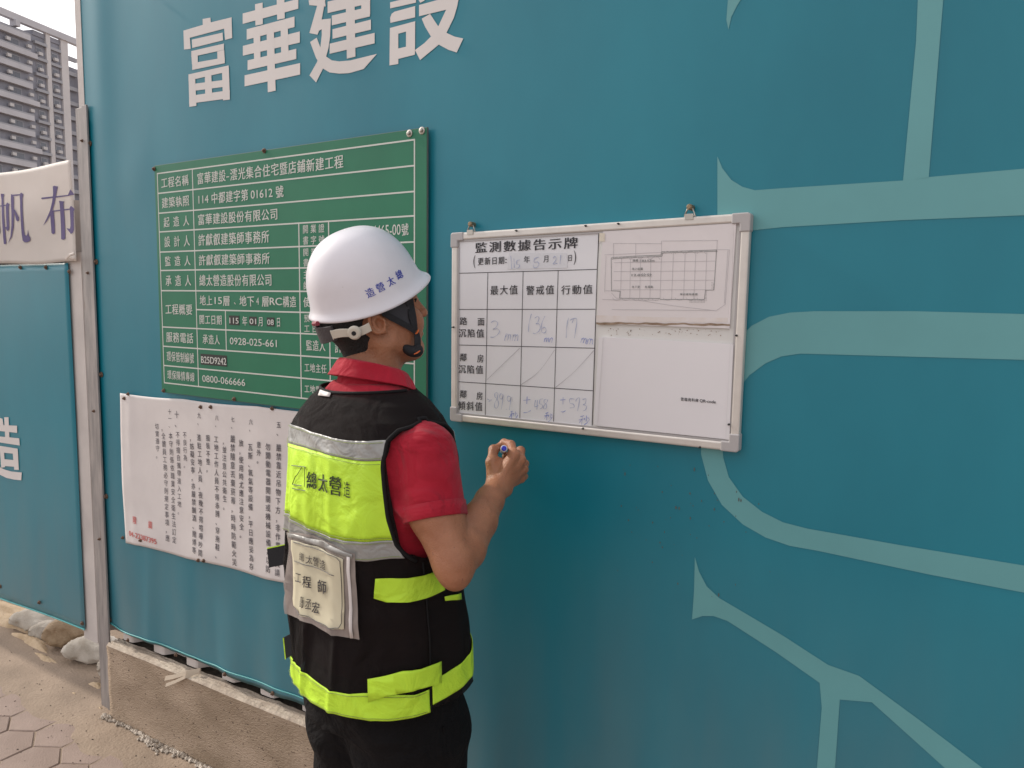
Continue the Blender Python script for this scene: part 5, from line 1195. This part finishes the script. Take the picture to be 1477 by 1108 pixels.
# collar
V = []; F = []; n = 96
prof = [(0, -.052, .002), (0, -.03, .000), (0, -.012, -.001), (0, -.002, .000), (0, .0, .003), (0, -.004, .0065), (0, -.014, .0100), (0, -.024, .0150), (0, -.032, .0195), (0, -.0345, .0205), (0, -.0352, .0175), (0, -.03, .0095)]
for _, dz, dr in prof:
    for i in range(n):
        an = 2*math.pi*i/n; s_ = math.sin(an)       # s_=-1 back, +1 front
        zt = 1.548-.019*(1+s_)-.012*max(0, s_)**2; k = 1+(.35 if dz < -.02 and dr > .005 else 0)*max(0, s_)
        a, b, c = .0690, .0700, -.008+.012*(dz+.02)/.05*0
        wv = .0015*math.sin(an*5+1)*(dr > .005)+.0025*math.sin(an*2.0+.5)*(dr > .008)
        V.append(B((a+dr+wv-dz*.14)*math.cos(an), c+.008+(b+dr+wv-dz*.14)*s_, zt+dz*k))
for j in range(len(prof)-1):
    for i in range(n): F.append((j*n+i, j*n+(i+1) % n, (j+1)*n+(i+1) % n, (j+1)*n+i))
mk('collar', V, F, M_shirt, shirt, smooth=True)
# ---- safety vest
AH = np.array([[1.10, .30], [1.16, .206], [1.20, .190], [1.26, .181], [1.31, .176], [1.36, .172], [1.40, .173], [1.42, .178], [1.435, .200], [1.45, .30]])
def keepv(th, w):
    p = S(th, w)-BO; u = p@BR_; v = p@BF
    k = np.interp(w, AH[:, 0], AH[:, 1])-abs(u)
    if v > 0.03: k += 0.02*0
    wn_ = 1.479+.006*abs(math.cos(th))-(0.12*max(0, math.sin(th))**2)*(abs(math.cos(th)) < .5)
    k2 = wn_-w
    front = 1.0
    return min(k, k2*1.0, front)
def clip_grid(ths, ws, keep, off, hemf=None):
    nt, nw = len(ths), len(ws); par = {}; V = []; tw = [(t_, w_) for w_ in ws for t_ in ths]; val = [keep(*q) for q in tw]; F = []
    idm = {}
    def vid(key, t_, w_):
        if key not in idm: idm[key] = len(V); V.append(S(t_, w_, off))
        return idm[key]
    for j in range(nw-1):
        for i in range(nt-1):
            q = [j*nt+i, j*nt+i+1, (j+1)*nt+i+1, (j+1)*nt+i]; vs = [val[a] for a in q]
            if all(x < 0 for x in vs): continue
            poly = []
            for a in range(4):
                A_, B_ = q[a], q[(a+1) % 4]; va, vb = val[A_], val[B_]
                if va >= 0: poly.append(vid(A_, *tw[A_]))
                if (va >= 0) != (vb >= 0):
                    t_ = va/(va-vb); ky = (min(A_, B_), max(A_, B_)); poly.append(vid(ky, tw[A_][0]+(tw[B_][0]-tw[A_][0])*t_, tw[A_][1]+(tw[B_][1]-tw[A_][1])*t_))
            if len(poly) >= 3: F.append(tuple(poly))
    return V, F
PI = math.pi
def hemw(th): return .838+.012*math.cos(th)+.012*max(0, math.sin(th))
ths = list(np.linspace(-PI, PI, 260)); ws = list(np.linspace(.80, 1.40, 90))+list(np.linspace(1.402, 1.50, 50))
kv = lambda th, w: min(keepv(th, w), w-hemw(th))
V, F = clip_grid(ths, ws, kv, 0.004)
vest = mk('safety_vest', V, F, M_vest, person, smooth=True); s_ = vest.modifiers.new('t', 'SOLIDIFY'); s_.thickness = .002
def band(name, m, w0, w1, off, keep=keepv, th0=-PI, th1=PI, n=240, rows_=14, **k):
    tl = list(np.linspace(th0, th1, n)); V = []; F = []
    wsn = np.linspace(0, 1, rows_)
    def S2(t_, q): return t_, w0(t_)+(w1(t_)-w0(t_))*q
    idm = {}; val = []; tw = [S2(t_, q) for q in wsn for t_ in tl]; val = [keep(*x) for x in tw]; nt = n
    def vid(key, t_, w_):
        if key not in idm: idm[key] = len(V); V.append(S(t_, w_, off))
        return idm[key]
    for j in range(rows_-1):
        for i in range(nt-1):
            q = [j*nt+i, j*nt+i+1, (j+1)*nt+i+1, (j+1)*nt+i]; poly = []
            for a in range(4):
                A_, B_ = q[a], q[(a+1) % 4]; va, vb = val[A_], val[B_]
                if va >= 0: poly.append(vid(A_, *tw[A_]))
                if (va >= 0) != (vb >= 0):
                    t_ = va/(va-vb); poly.append(vid((min(A_, B_), max(A_, B_)), tw[A_][0]+(tw[B_][0]-tw[A_][0])*t_, tw[A_][1]+(tw[B_][1]-tw[A_][1])*t_))
            if len(poly) >= 3: F.append(tuple(poly))
    o = mk(name, V, F, m, vest, smooth=True, **k); s_ = o.modifiers.new('t', 'SOLIDIFY'); s_.thickness = .0016; return o
cst = lambda x: (lambda th: x)
wob = lambda x, a=.003: (lambda th: x+a*math.sin(th*5+x*30))
kin = lambda th, w: keepv(th, w)-.005
band('reflective_band', M_refl, wob(1.365), wob(1.400), .0075, kin); band('fluorescent_panel', M_yel, wob(1.208), wob(1.3645), .0070, kin); band('reflective_band', M_refl, wob(1.172), wob(1.2075), .0075, kin)
always = lambda th, w: 1.0
band('hem_band', M_yel, lambda th: hemw(th)-.001, lambda th: hemw(th)+.050+.004*math.sin(th*6), .008, always, -PI+.01, -.16, 150)
band('hem_band', M_yel, lambda th: hemw(th)+.012+.02*(th+.12), lambda th: hemw(th)+.062+.03*(th+.12), .008, always, -.12, 2.0, 120)
band('hem_band', M_yel, lambda th: hemw(th)-.001, lambda th: hemw(th)+.050, .008, always, 2.1, PI-.01, 50)
# stitching along the bands
for w_ in (1.369, 1.396, 1.213, 1.359, 1.176, 1.2035):
    P = [S(t_, w_+.003*math.sin(t_*5+w_*30), .0092) for t_ in np.linspace(-PI+.02, -.35, 120) if kin(t_, w_) > .003]
    mk('stitching', *tube(P, .0005, 4), M_vink0, vest)
for dz in (.004, .046):
    P = [S(t_, hemw(t_)+dz+.002*math.sin(t_*6)*(dz > .02), .0102) for t_ in np.linspace(-PI+.02, -.2, 110)]; mk('stitching', *tube(P, .0005, 4), M_vink0, vest)
# piping along neckline and armholes
pts = [S(t_, 1.479+.006*abs(math.cos(t_)), .005) for t_ in np.linspace(-PI*0.98, 0.15, 90)]; mk('neck_piping', *tube(pts, .0034, 8), M_vestsolid, vest, smooth=True)
def arm_pts(side):
    P = []
    for back in (1, -1):
        R_ = []
        for w in np.linspace(1.165, 1.437, 46):
            uc = np.interp(w, AH[:, 0], AH[:, 1]); a = tab(w, 1)+.004
            if uc > a: uc = a*0.999
            th = math.acos(min(1, (uc/a))**(EXP/2)); th = -th if back == 1 else th
            if side < 0: th = PI-th if th > 0 else -PI-th
            R_.append(S(th, w, .005))
        P += R_ if back == 1 else R_[::-1]
    return P
for sd in (1, -1): mk('armhole_piping', *tube(arm_pts(sd), .0042, 8), M_vestsolid, vest, smooth=True)
# side seam
mk('side_seam', *tube([S(-.14, w, .006) for w in np.linspace(.85, 1.16, 40)], .0018, 6), M_vestsolid, vest, smooth=True)
def patch(name, poly, off, m, parent, wave=0.0, thick=.0015, step=.02, **k):
    P = [vest_hit(*p) for p in poly]; P2 = [(t_*0.2, w) for t_, w in P]
    v2, f2 = grid_split(P2, poly_tri(P2), step); V = [S(a/0.2, w, off+wave*math.sin(a*60+w*30)) for a, w in v2]
    o = mk(name, V, f2, m, parent, smooth=True, **k)
    if thick: s_ = o.modifiers.new('t', 'SOLIDIFY'); s_.thickness = thick; s_.offset = 1
    return o
patch('velcro_flap', [(542, 833), (565, 833), (587, 832), (625, 824), (637, 820), (639, 850), (620, 858), (587, 866), (557, 867), (540, 861)], .010, M_yel, vest)
patch('velcro_flap', [(531, 978), (580, 965), (633, 952), (634, 983), (600, 991), (562, 1000), (532, 1011)], .015, M_yel, vest)
patch('velcro_flap', [(639, 860), (661, 855), (662, 864), (640, 866)], .010, M_yel, vest)
patch('neck_label', [(463, 562), (479, 564), (476, 572), (460, 570)], .008, M_banner, vest)
# strap tails standing off the left side
def tail(c, dz, name='strap_tail'):
    P = [PZ(x, y, d) for x, y, d in c]; V = P+[p+CF*.002+np.array([0, .0, 0]) for p in P]; F = [(0, 1, 2, 3), (7, 6, 5, 4), (0, 4, 5, 1), (1, 5, 6, 2), (2, 6, 7, 3), (3, 7, 4, 0)]
    o = mk(name, V, F, M_strap, vest); return o
t1 = tail([(388, 819, 1.70), (418, 813, 1.69), (417, 785, 1.69), (385, 792, 1.70)], 0)
P = [PZ(*q) for q in ((385, 792, 1.699), (417, 785, 1.689), (417, 783.6, 1.689), (385, 790.2, 1.699))]; mk('yellow_edge', P, [(0, 1, 2, 3)], M_yel, t1)
t2 = tail([(411, 951, 1.71), (426, 943, 1.70), (426, 911, 1.70), (408, 920, 1.71)], 0)
P = [PZ(*q) for q in ((410.8, 951.5, 1.709), (412.3, 951, 1.709), (409.4, 920, 1.709), (407.6, 920.5, 1.709))]; mk('yellow_edge', P, [(0, 1, 2, 3)], M_yel, t2)
# writing on the vest: corners given where it stands on the cloth
def vest_text(items, off, m, parent, name='lettering', split=.02):
    V = []; F = []
    for s_, quad, ofs in items:
        c = [vest_hit(*p) for p in quad]; g, f = glyph(s_, 0.0); gx = g[:, 0]; gz = (g[:, 1]+.1)/.98
        for sk, dx in enumerate((-ofs, ofs) if ofs else (0,)):
            n = len(V)
            for a, b in zip(gx, gz):
                a += dx; t_ = (c[0][0]*(1-a)+c[1][0]*a)*b+(c[3][0]*(1-a)+c[2][0]*a)*(1-b); w = (c[0][1]*(1-a)+c[1][1]*a)*b+(c[3][1]*(1-a)+c[2][1]*a)*(1-b); V.append(S(t_, w, off+.0003*sk))
            F += [tuple(i+n for i in q) for q in f]
    o = mk(name, V, F, m, parent); o['kind'] = 'stuff'; return o
def rq(cx_, cy_, w, h, sl): return [(cx_-w/2, cy_-h/2-sl*w/2), (cx_+w/2, cy_-h/2+sl*w/2), (cx_+w/2, cy_+h/2+sl*w/2), (cx_-w/2, cy_+h/2-sl*w/2)]
M_vink = mat('dark_green_print', (0.03, 0.045, 0.012), rough=0.6)
vest_text([('總', rq(454.5, 692, 12, 26, .2), .03), ('太', rq(469, 696, 15, 27, .2), .03), ('營', rq(486, 700, 17, 29, .2), .03), ('造', rq(502, 705, 10, 25, .2), 0)], .0098, M_vink, vest)
def vstroke(sts, off, wd_, m, parent, name):
    parts = []
    for st in sts:
        P = []
        for (xa, ya), (xb, yb) in zip(st[:-1], st[1:]):
            nn_ = max(2, int(abs(xb-xa)+abs(yb-ya))//4)
            for q in range(nn_): P.append((xa+(xb-xa)*q/nn_, ya+(yb-ya)*q/nn_))
        P.append(st[-1]); parts.append(tube([S(*vest_hit(*p), off) for p in P], wd_, 4))
    V, F = quads_join(parts); o = mk(name, V, F, m, parent); o['kind'] = 'stuff'; return o
vstroke([[(427, 671), (440, 673), (426, 698), (440, 700)], [(445, 673), (445.5, 701)], [(441, 672.5), (447, 673.3)], [(426, 704), (447, 707)]], .0094, .0009, M_vink, vest, 'emblem')
# ---- name card in a clear sleeve
pouch = patch('card_sleeve', [(420, 766), (450, 771), (480, 781), (515, 796), (517, 850), (520, 921), (500, 918), (470, 908), (440, 893), (425, 884), (422, 830)], .012, M_film, vest, wave=.002, thick=0, step=.012)
card = patch('name_card', [(427, 778), (460, 788), (500, 803), (500, 860), (500, 905), (485, 904), (460, 895), (440, 885), (431, 872), (428, 830)], .0145, M_card, vest, wave=.0012, thick=.0006, step=.012)
patch('sleeve_fold', [(505, 799), (509, 800), (512, 918), (508, 918)], .0150, MATS['white_cloth_banner'], vest, thick=.001)
patch('sleeve_top_tape', [(424, 768), (470, 779), (512, 796), (512, 803), (470, 788), (424, 774)], .0150, M_refl, vest, thick=.0005)
vstroke([[(430, 781), (460, 791), (490, 801), (496, 806), (497, 830), (498, 895), (494, 902), (482, 902), (460, 894), (441, 883), (434, 876)], [(431, 808), (455, 817), (486, 828)]], .0165, .0008, M_ink, vest, 'card_border')
vest_text([('總', rq(441, 802, 8, 13, .3), 0), ('太', rq(450, 806, 8, 13, .3), 0), ('營', rq(459, 809, 8.5, 14, .3), .02), ('造', rq(469, 813, 8.5, 14, .3), .02),
           ('工', rq(436, 832, 8, 16, .3), .0), ('程', rq(448, 838, 9, 18, .25), .02), ('師', rq(468, 845, 14, 20, .2), .02),
           ('簡', rq(443, 866, 6, 17, .3), 0), ('丞', rq(450, 870, 7, 16, .25), 0), ('宏', rq(459, 875, 11, 17, .2), .02)], .0172, M_ink, vest)
# ---- trousers
fp = Field((-1.50, -.74, .02), (-.74, -.10, .93), 0.0075)
def pel(P):
    d = torso_fn(-.020)(P); w = P[..., 2]-ZS; return np.maximum(np.maximum(d, w-.93), .76-w)
fp.smin((-1.4, -.66, .68), (-.82, -.12, .93), pel, .04, .03)
for s_ in (-1, 1):
    fp.chain([B(s_*.080, .012, .84), B(s_*.090, .026, .72), B(s_*.110, .030, .42), B(s_*.118, .0, .09)], [.102, .121, .096, .072], .035)
def wr(P): return 0
w3 = fp.block(fp.lo, fp.lo+fp.h*fp.n, 0)[1]; fp.F += (0.003*np.sin(w3[..., 2]*38+w3[..., 0]*25+2*np.sin(w3[..., 2]*9))).astype(np.float32)
fp.cut((-1.5, -.7, 0), (-.7, -.1, .07), lambda P: P[..., 2]-.045, .004, .0) if False else None
Vp, Qp = fp.mesh(); Vp = relax(Vp, Qp, 2, .5); trou = mk('trousers', Vp, Qp, M_trou, person, smooth=True)
mk('side_seam', *tube([B(.208, .02, .80), B(.212, .03, .70), B(.205, .03, .6), B(.197, .03, .45), B(.186, .0, .1)], .002, 5), M_trou, trou)
for s_ in (-1, 1):
    fz = Field(B(s_*.12, .06, .0)-np.array([.13, .2, .0])+np.array([0, 0, .03]), B(s_*.12, .06, .0)+np.array([.13, .2, .19]), .006)
    fz.chain([B(s_*.118, -.04, .085), B(s_*.122, .05, .080), B(s_*.13, .15, .072)], [.046, .046, .036], .02); fz.cone(B(s_*.118, -.02, .08), B(s_*.118, -.01, .15), .05, .048, .02)
    fz.cut(fz.lo, fz.lo+fz.h*fz.n, lambda P: P[..., 2]-.002 if False else -(.006-P[..., 2]), .002, 0) if False else None
    Vz, Qz = fz.mesh(); Vz[:, 2] = np.maximum(Vz[:, 2], .003); mk('shoe', Vz, Qz, M_strap, person, smooth=True)
# ---- helmet
V = []; F = []; n = 96; prof = []
for q in np.linspace(0, 1, 40):
    t_ = q*PI/2; prof.append((math.cos(t_)**(2/2.45), math.sin(t_)**(2/2.15), 0.0))
rows_ = [('lip', -.0035, .0105), ('lip', -.0065, .0090), ('lip', -.0070, .0070), ('lip', -.0060, .0058), ('lip', -.0030, .0075), ('lip', .0015, .0085), ('lip', .0050, .0066), ('lip', .010, .0036), ('lip', .018, .0012)]
order = [rows_[3], rows_[2], rows_[1], rows_[0], rows_[4], rows_[5], rows_[6], rows_[7], rows_[8]]
order = [('lip', -.0052, .0065), ('lip', -.0066, .0084), ('lip', -.0060, .0104), ('lip', -.0035, .0116), ('lip', -.0008, .0108), ('lip', .0022, .0085), ('lip', .0065, .0052), ('lip', .012, .0026), ('lip', .020, .0008)]
LA, LBk, LFr, HH = .112, .124, .120, .148
def dome(ph, cz):     # cz: height fraction
    c_ = math.cos(ph); s_ = math.sin(ph); b = LFr if s_ > 0 else LBk
    return (LA*c_, b*s_)
for kind, z, dr in order:
    for i in range(n):
        ph = 2*PI*i/n; bx_, by_ = dome(ph, 0); L_ = math.hypot(bx_, by_); nx_, ny_ = bx_/L_, by_/L_
        zz = z/HH; sh_r = (1-abs(max(z, 0)/HH)**2.15)**(1/2.45)
        fr = max(0, math.sin(ph))**4; ext = .011*fr*math.exp(-max(0, z-.004)/.008); dz_ = -.001*fr*math.exp(-max(0, z)/.012)-.012*math.cos(ph)**2*math.exp(-max(0, z)/.03)
        V.append(He((bx_*sh_r)+nx_*(dr+ext), (by_*sh_r)+ny_*(dr+ext), z+dz_))
for q in np.linspace(.20, 1, 34):
    t_ = q; z = HH*math.sin(t_*PI/2)
    if z <= .022: continue
    rr = max(0, 1-(z/HH)**2.15)**(1/2.45)
    for i in range(n):
        ph = 2*PI*i/n; bx_, by_ = dome(ph, 0); V.append(He(bx_*rr, by_*rr, z-.012*math.cos(ph)**2*math.exp(-z/.03)))
rws = len(V)//n
for j in range(rws-1):
    for i in range(n): F.append((j*n+i, j*n+(i+1) % n, (j+1)*n+(i+1) % n, (j+1)*n+i))
helm = mk('safety_helmet', V, F, M_helm, person, smooth=True); s_ = helm.modifiers.new('t', 'SOLIDIFY'); s_.thickness = .0025
BVhel = BVHTree.FromPolygons([tuple(v) for v in V], F)
# dark suspension inside
V = []; F = []
for z, rr in ((-.002, .93), (.03, .92), (.07, .82), (.10, .6), (.115, .3)):
    for i in range(32):
        ph = 2*PI*i/32; bx_, by_ = dome(ph, 0); V.append(He(bx_*rr, by_*rr, z))
for j in range(4):
    for i in range(32): F.append((j*32+i, j*32+(i+1) % 32, (j+1)*32+(i+1) % 32, (j+1)*32+i))
mk('suspension', V, F, M_pad, helm, smooth=True)
def surf_text(ch, cpx, w, h, ang, bv, off, m, parent, ofs=.02):
    r_ = ray(*cpx); hit = bv.ray_cast(Vector(CAM), Vector(r_)); P0 = np.array(hit[0]); N = np.array(hit[1]); N = -N if N@r_ > 0 else N
    ex = CR*math.cos(ang)+CU*math.sin(ang); ex = ex-N*(ex@N); ex /= np.linalg.norm(ex); ey = np.cross(N, ex); V = []; F = []
    g, f = glyph(ch, 0.0)
    for dx in (-ofs, ofs):
        n_ = len(V)
        for a, b, _ in g:
            p = P0+ex*((a+dx-.5)*w)+ey*(((b+.1)/.98-.5)*h); hh = bv.find_nearest(Vector(p)); q = np.array(hh[0]); nn = np.array(hh[1]); nn = nn if nn@N > 0 else -nn; V.append(q+nn*(off+(.0002 if dx > 0 else 0)))
        F += [tuple(i+n_ for i in q) for q in f]
    return mk('character', V, F, m, parent)
for ch, c_ in (('造', (533.7, 422)), ('營', (548.5, 414.2)), ('太', (563.5, 405.5)), ('總', (575.5, 396))): surf_text(ch, c_, .0185, .0195, rad(24), BVhel, .0009, M_helmblue, helm)
# adjuster band behind the head
def Eb(an, z, o=0.0): return Hd((.083+o)*math.cos(an), -.012-(.108+o)*math.sin(an), z)
def curved(name, a0_, a1_, zf, hf, o, m, th=.004, nn_=24):
    V = []; F = []
    for i in range(nn_+1):
        an = a0_+(a1_-a0_)*i/nn_; z, hgt = zf(an), hf(an)
        for dz, do in ((-hgt/2, 0), (hgt/2, 0), (hgt/2, th), (-hgt/2, th)): V.append(Eb(an, z+dz, o+do))
    for i in range(nn_):
        for k in range(4): F.append((i*4+k, i*4+(k+1) % 4, (i+1)*4+(k+1) % 4, (i+1)*4+k))
    F.append((0, 1, 2, 3)); F.append(tuple(nn_*4+k for k in (3, 2, 1, 0)))
    ob = mk(name, V, F, m, helm); bevelize(ob, .0012, 2); return ob
zf = lambda an: .011+.018*max(0, (an-rad(25))/rad(60)); 
curved('adjuster_arm', rad(8), rad(52), lambda an: zf(an)+.002*math.cos(an*9), lambda an: .018, .004, M_cream)
curved('adjuster_arm', rad(128), rad(172), lambda an: zf(PI-an), lambda an: .018, .004, M_cream)
curved('nape_pad', rad(50), rad(130), lambda an: .024-.004*math.sin(an), lambda an: .024+.014*math.sin(an)**3, .002, M_pad)
K = Eb(rad(25), .011, .008); kn = Eb(rad(25), .011, .02)-K; kn /= np.linalg.norm(kn)
knob = mk('adjuster_knob', *tube([K, K+kn*.004, K+kn*.0075, K+kn*.0085], [.0145, .0145, .0125, .010], 28), M_cream, helm); bevelize(knob, .0008)
mk('knob_hole', *tube([K+kn*.0085, K+kn*.0092], [.0048, .0048], 16), M_strap, knob)
mk('rear_tag', *tube([Eb(rad(72), .047, .004), Eb(rad(86), .046, .005)], .005, 8), mat('dark_red_tab', (0.25, 0.03, 0.05), rough=0.5), helm)
# chin strap
def on_head(px, py, off):
    for dd in range(0, 12):
        h_ = BVh.ray_cast(Vector(CAM), Vector(ray(px-dd, py)))
        if h_[0] is not None:
            N = np.array(h_[1]); N = -N if N@CF > 0 else N; return np.array(h_[0])+N*off, N
def ribbon(name, pts, wd_, th, m, parent):
    V = []; F = []; P = [np.array(p[0]) for p in pts]; N = [p[1] for p in pts]
    for i, p in enumerate(P):
        d = P[min(i+1, len(P)-1)]-P[max(i-1, 0)]; d /= np.linalg.norm(d); sd = np.cross(d, N[i]); sd /= np.linalg.norm(sd); w_ = wd_[i] if hasattr(wd_, '__len__') else wd_
        V += [p-sd*w_/2, p+sd*w_/2, p+sd*w_/2+N[i]*th, p-sd*w_/2+N[i]*th]
    for i in range(len(P)-1):
        for k in range(4): F.append((i*4+k, i*4+(k+1) % 4, (i+1)*4+(k+1) % 4, (i+1)*4+k))
    F.append((0, 1, 2, 3)); F.append(tuple((len(P)-1)*4+k for k in (3, 2, 1, 0)))
    return mk(name, V, F, m, parent)
cs = empty  # noqa
sA = [on_head(588, 432, .005), on_head(591, 445, .004), on_head(594, 458, .004), on_head(596, 468, .004), on_head(597, 476, .005)]
sB = [on_head(549, 450, .008), on_head(562, 457, .006), on_head(575, 464, .005), on_head(588, 471, .005), on_head(597, 477, .006)]
strap = ribbon('chin_strap', sA, [.020, .019, .017, .014, .011], .0016, M_strap, helm)
def sub(pts, wd_, m=M_strap, nm='webbing'): 
    o = ribbon(nm, pts, wd_, .0016, m, helm); return o
sub(sB, [.013, .013, .0125, .012, .011])
tri = [on_head(*p, .0028)[0] for p in ((556, 449), (572, 441), (586, 430), (592, 452), (596, 470), (575, 461))]
mk('strap_guard', tri, [(0, 1, 5), (1, 2, 3), (1, 3, 5), (5, 3, 4)], mat('smoky_webbing', (0.03, 0.028, 0.036), rough=0.6), helm)
JN, NN = on_head(598, 478, .006)
bk = PZ(597, 507, 1.645)
c1 = (JN, NN); c2 = (PZ(602, 488, 1.628), NN); c3_ = (PZ(602, 502, 1.628), NN); sub([c1, c2, c3_], [.013, .015, .017])
mk('strap_junction', *tube([JN-CR*.006-CU*.004+NN*.002, JN+CR*.001+NN*.003, JN+CR*.004+CU*.006+NN*.002], [.0015, .002, .0015], 6), M_orange, helm)
bk = PZ(597, 507, 1.628); fb_ = Field(bk-.035, bk+.035, .0015)
MB = np.stack([(CR+CU*.25)/np.linalg.norm(CR+CU*.25), CF, CU]); fb_.ell(PZ(596, 507, 1.63), MB, (.0195, .014, .0125), .004); fb_.ell(PZ(587, 503, 1.63), MB, (.0095, .012, .009), .006); fb_.ell(PZ(604, 503, 1.63), MB, (.009, .010, .010), .004)
Vb, Qb = fb_.mesh(); bu_ = mk('buckle', Vb, Qb, M_strap, helm, smooth=True)
mk('release_tab', *tube([PZ(597, 511, 1.6135), PZ(601, 509.5, 1.6135), PZ(606, 506, 1.6155)], [.001, .0018, .0012], 6), M_orange, bu_)
sub([(bk+HX*(-.02), -HZ), (Hd(-.02, .05, -.108), -HZ), (Hd(-.052, .02, -.08), -HX), (Hd(-.068, .02, -.03), -HX), (Hd(-.078, .03, .03), -HX)], .015)
# ---- marker pen, held in the hand
A_ = PZ(727, 647, 1.692); B_ = PZ(725, 651, 1.838); dd = (B_-A_)/np.linalg.norm(B_-A_)
pen = empty('marker_pen', tuple(A_), 'blue whiteboard marker with a pale barrel gripped in the raised hand', 'marker')
mk('barrel', *tube([A_+dd*.003, A_+dd*.004, A_+dd*.10, A_+dd*.118], [.0072, .0078, .0078, .006], 18), M_penw, pen, smooth=True)
mk('end_plug', *tube([A_-dd*.002, A_-dd*.0008, A_+dd*.0035], [.0042, .0056, .0056], 16), M_blue, pen)
mk('nib', *tube([A_+dd*.118, A_+dd*.128, A_+dd*.133], [.0035, .003, .0012], 10), M_blueink, pen)
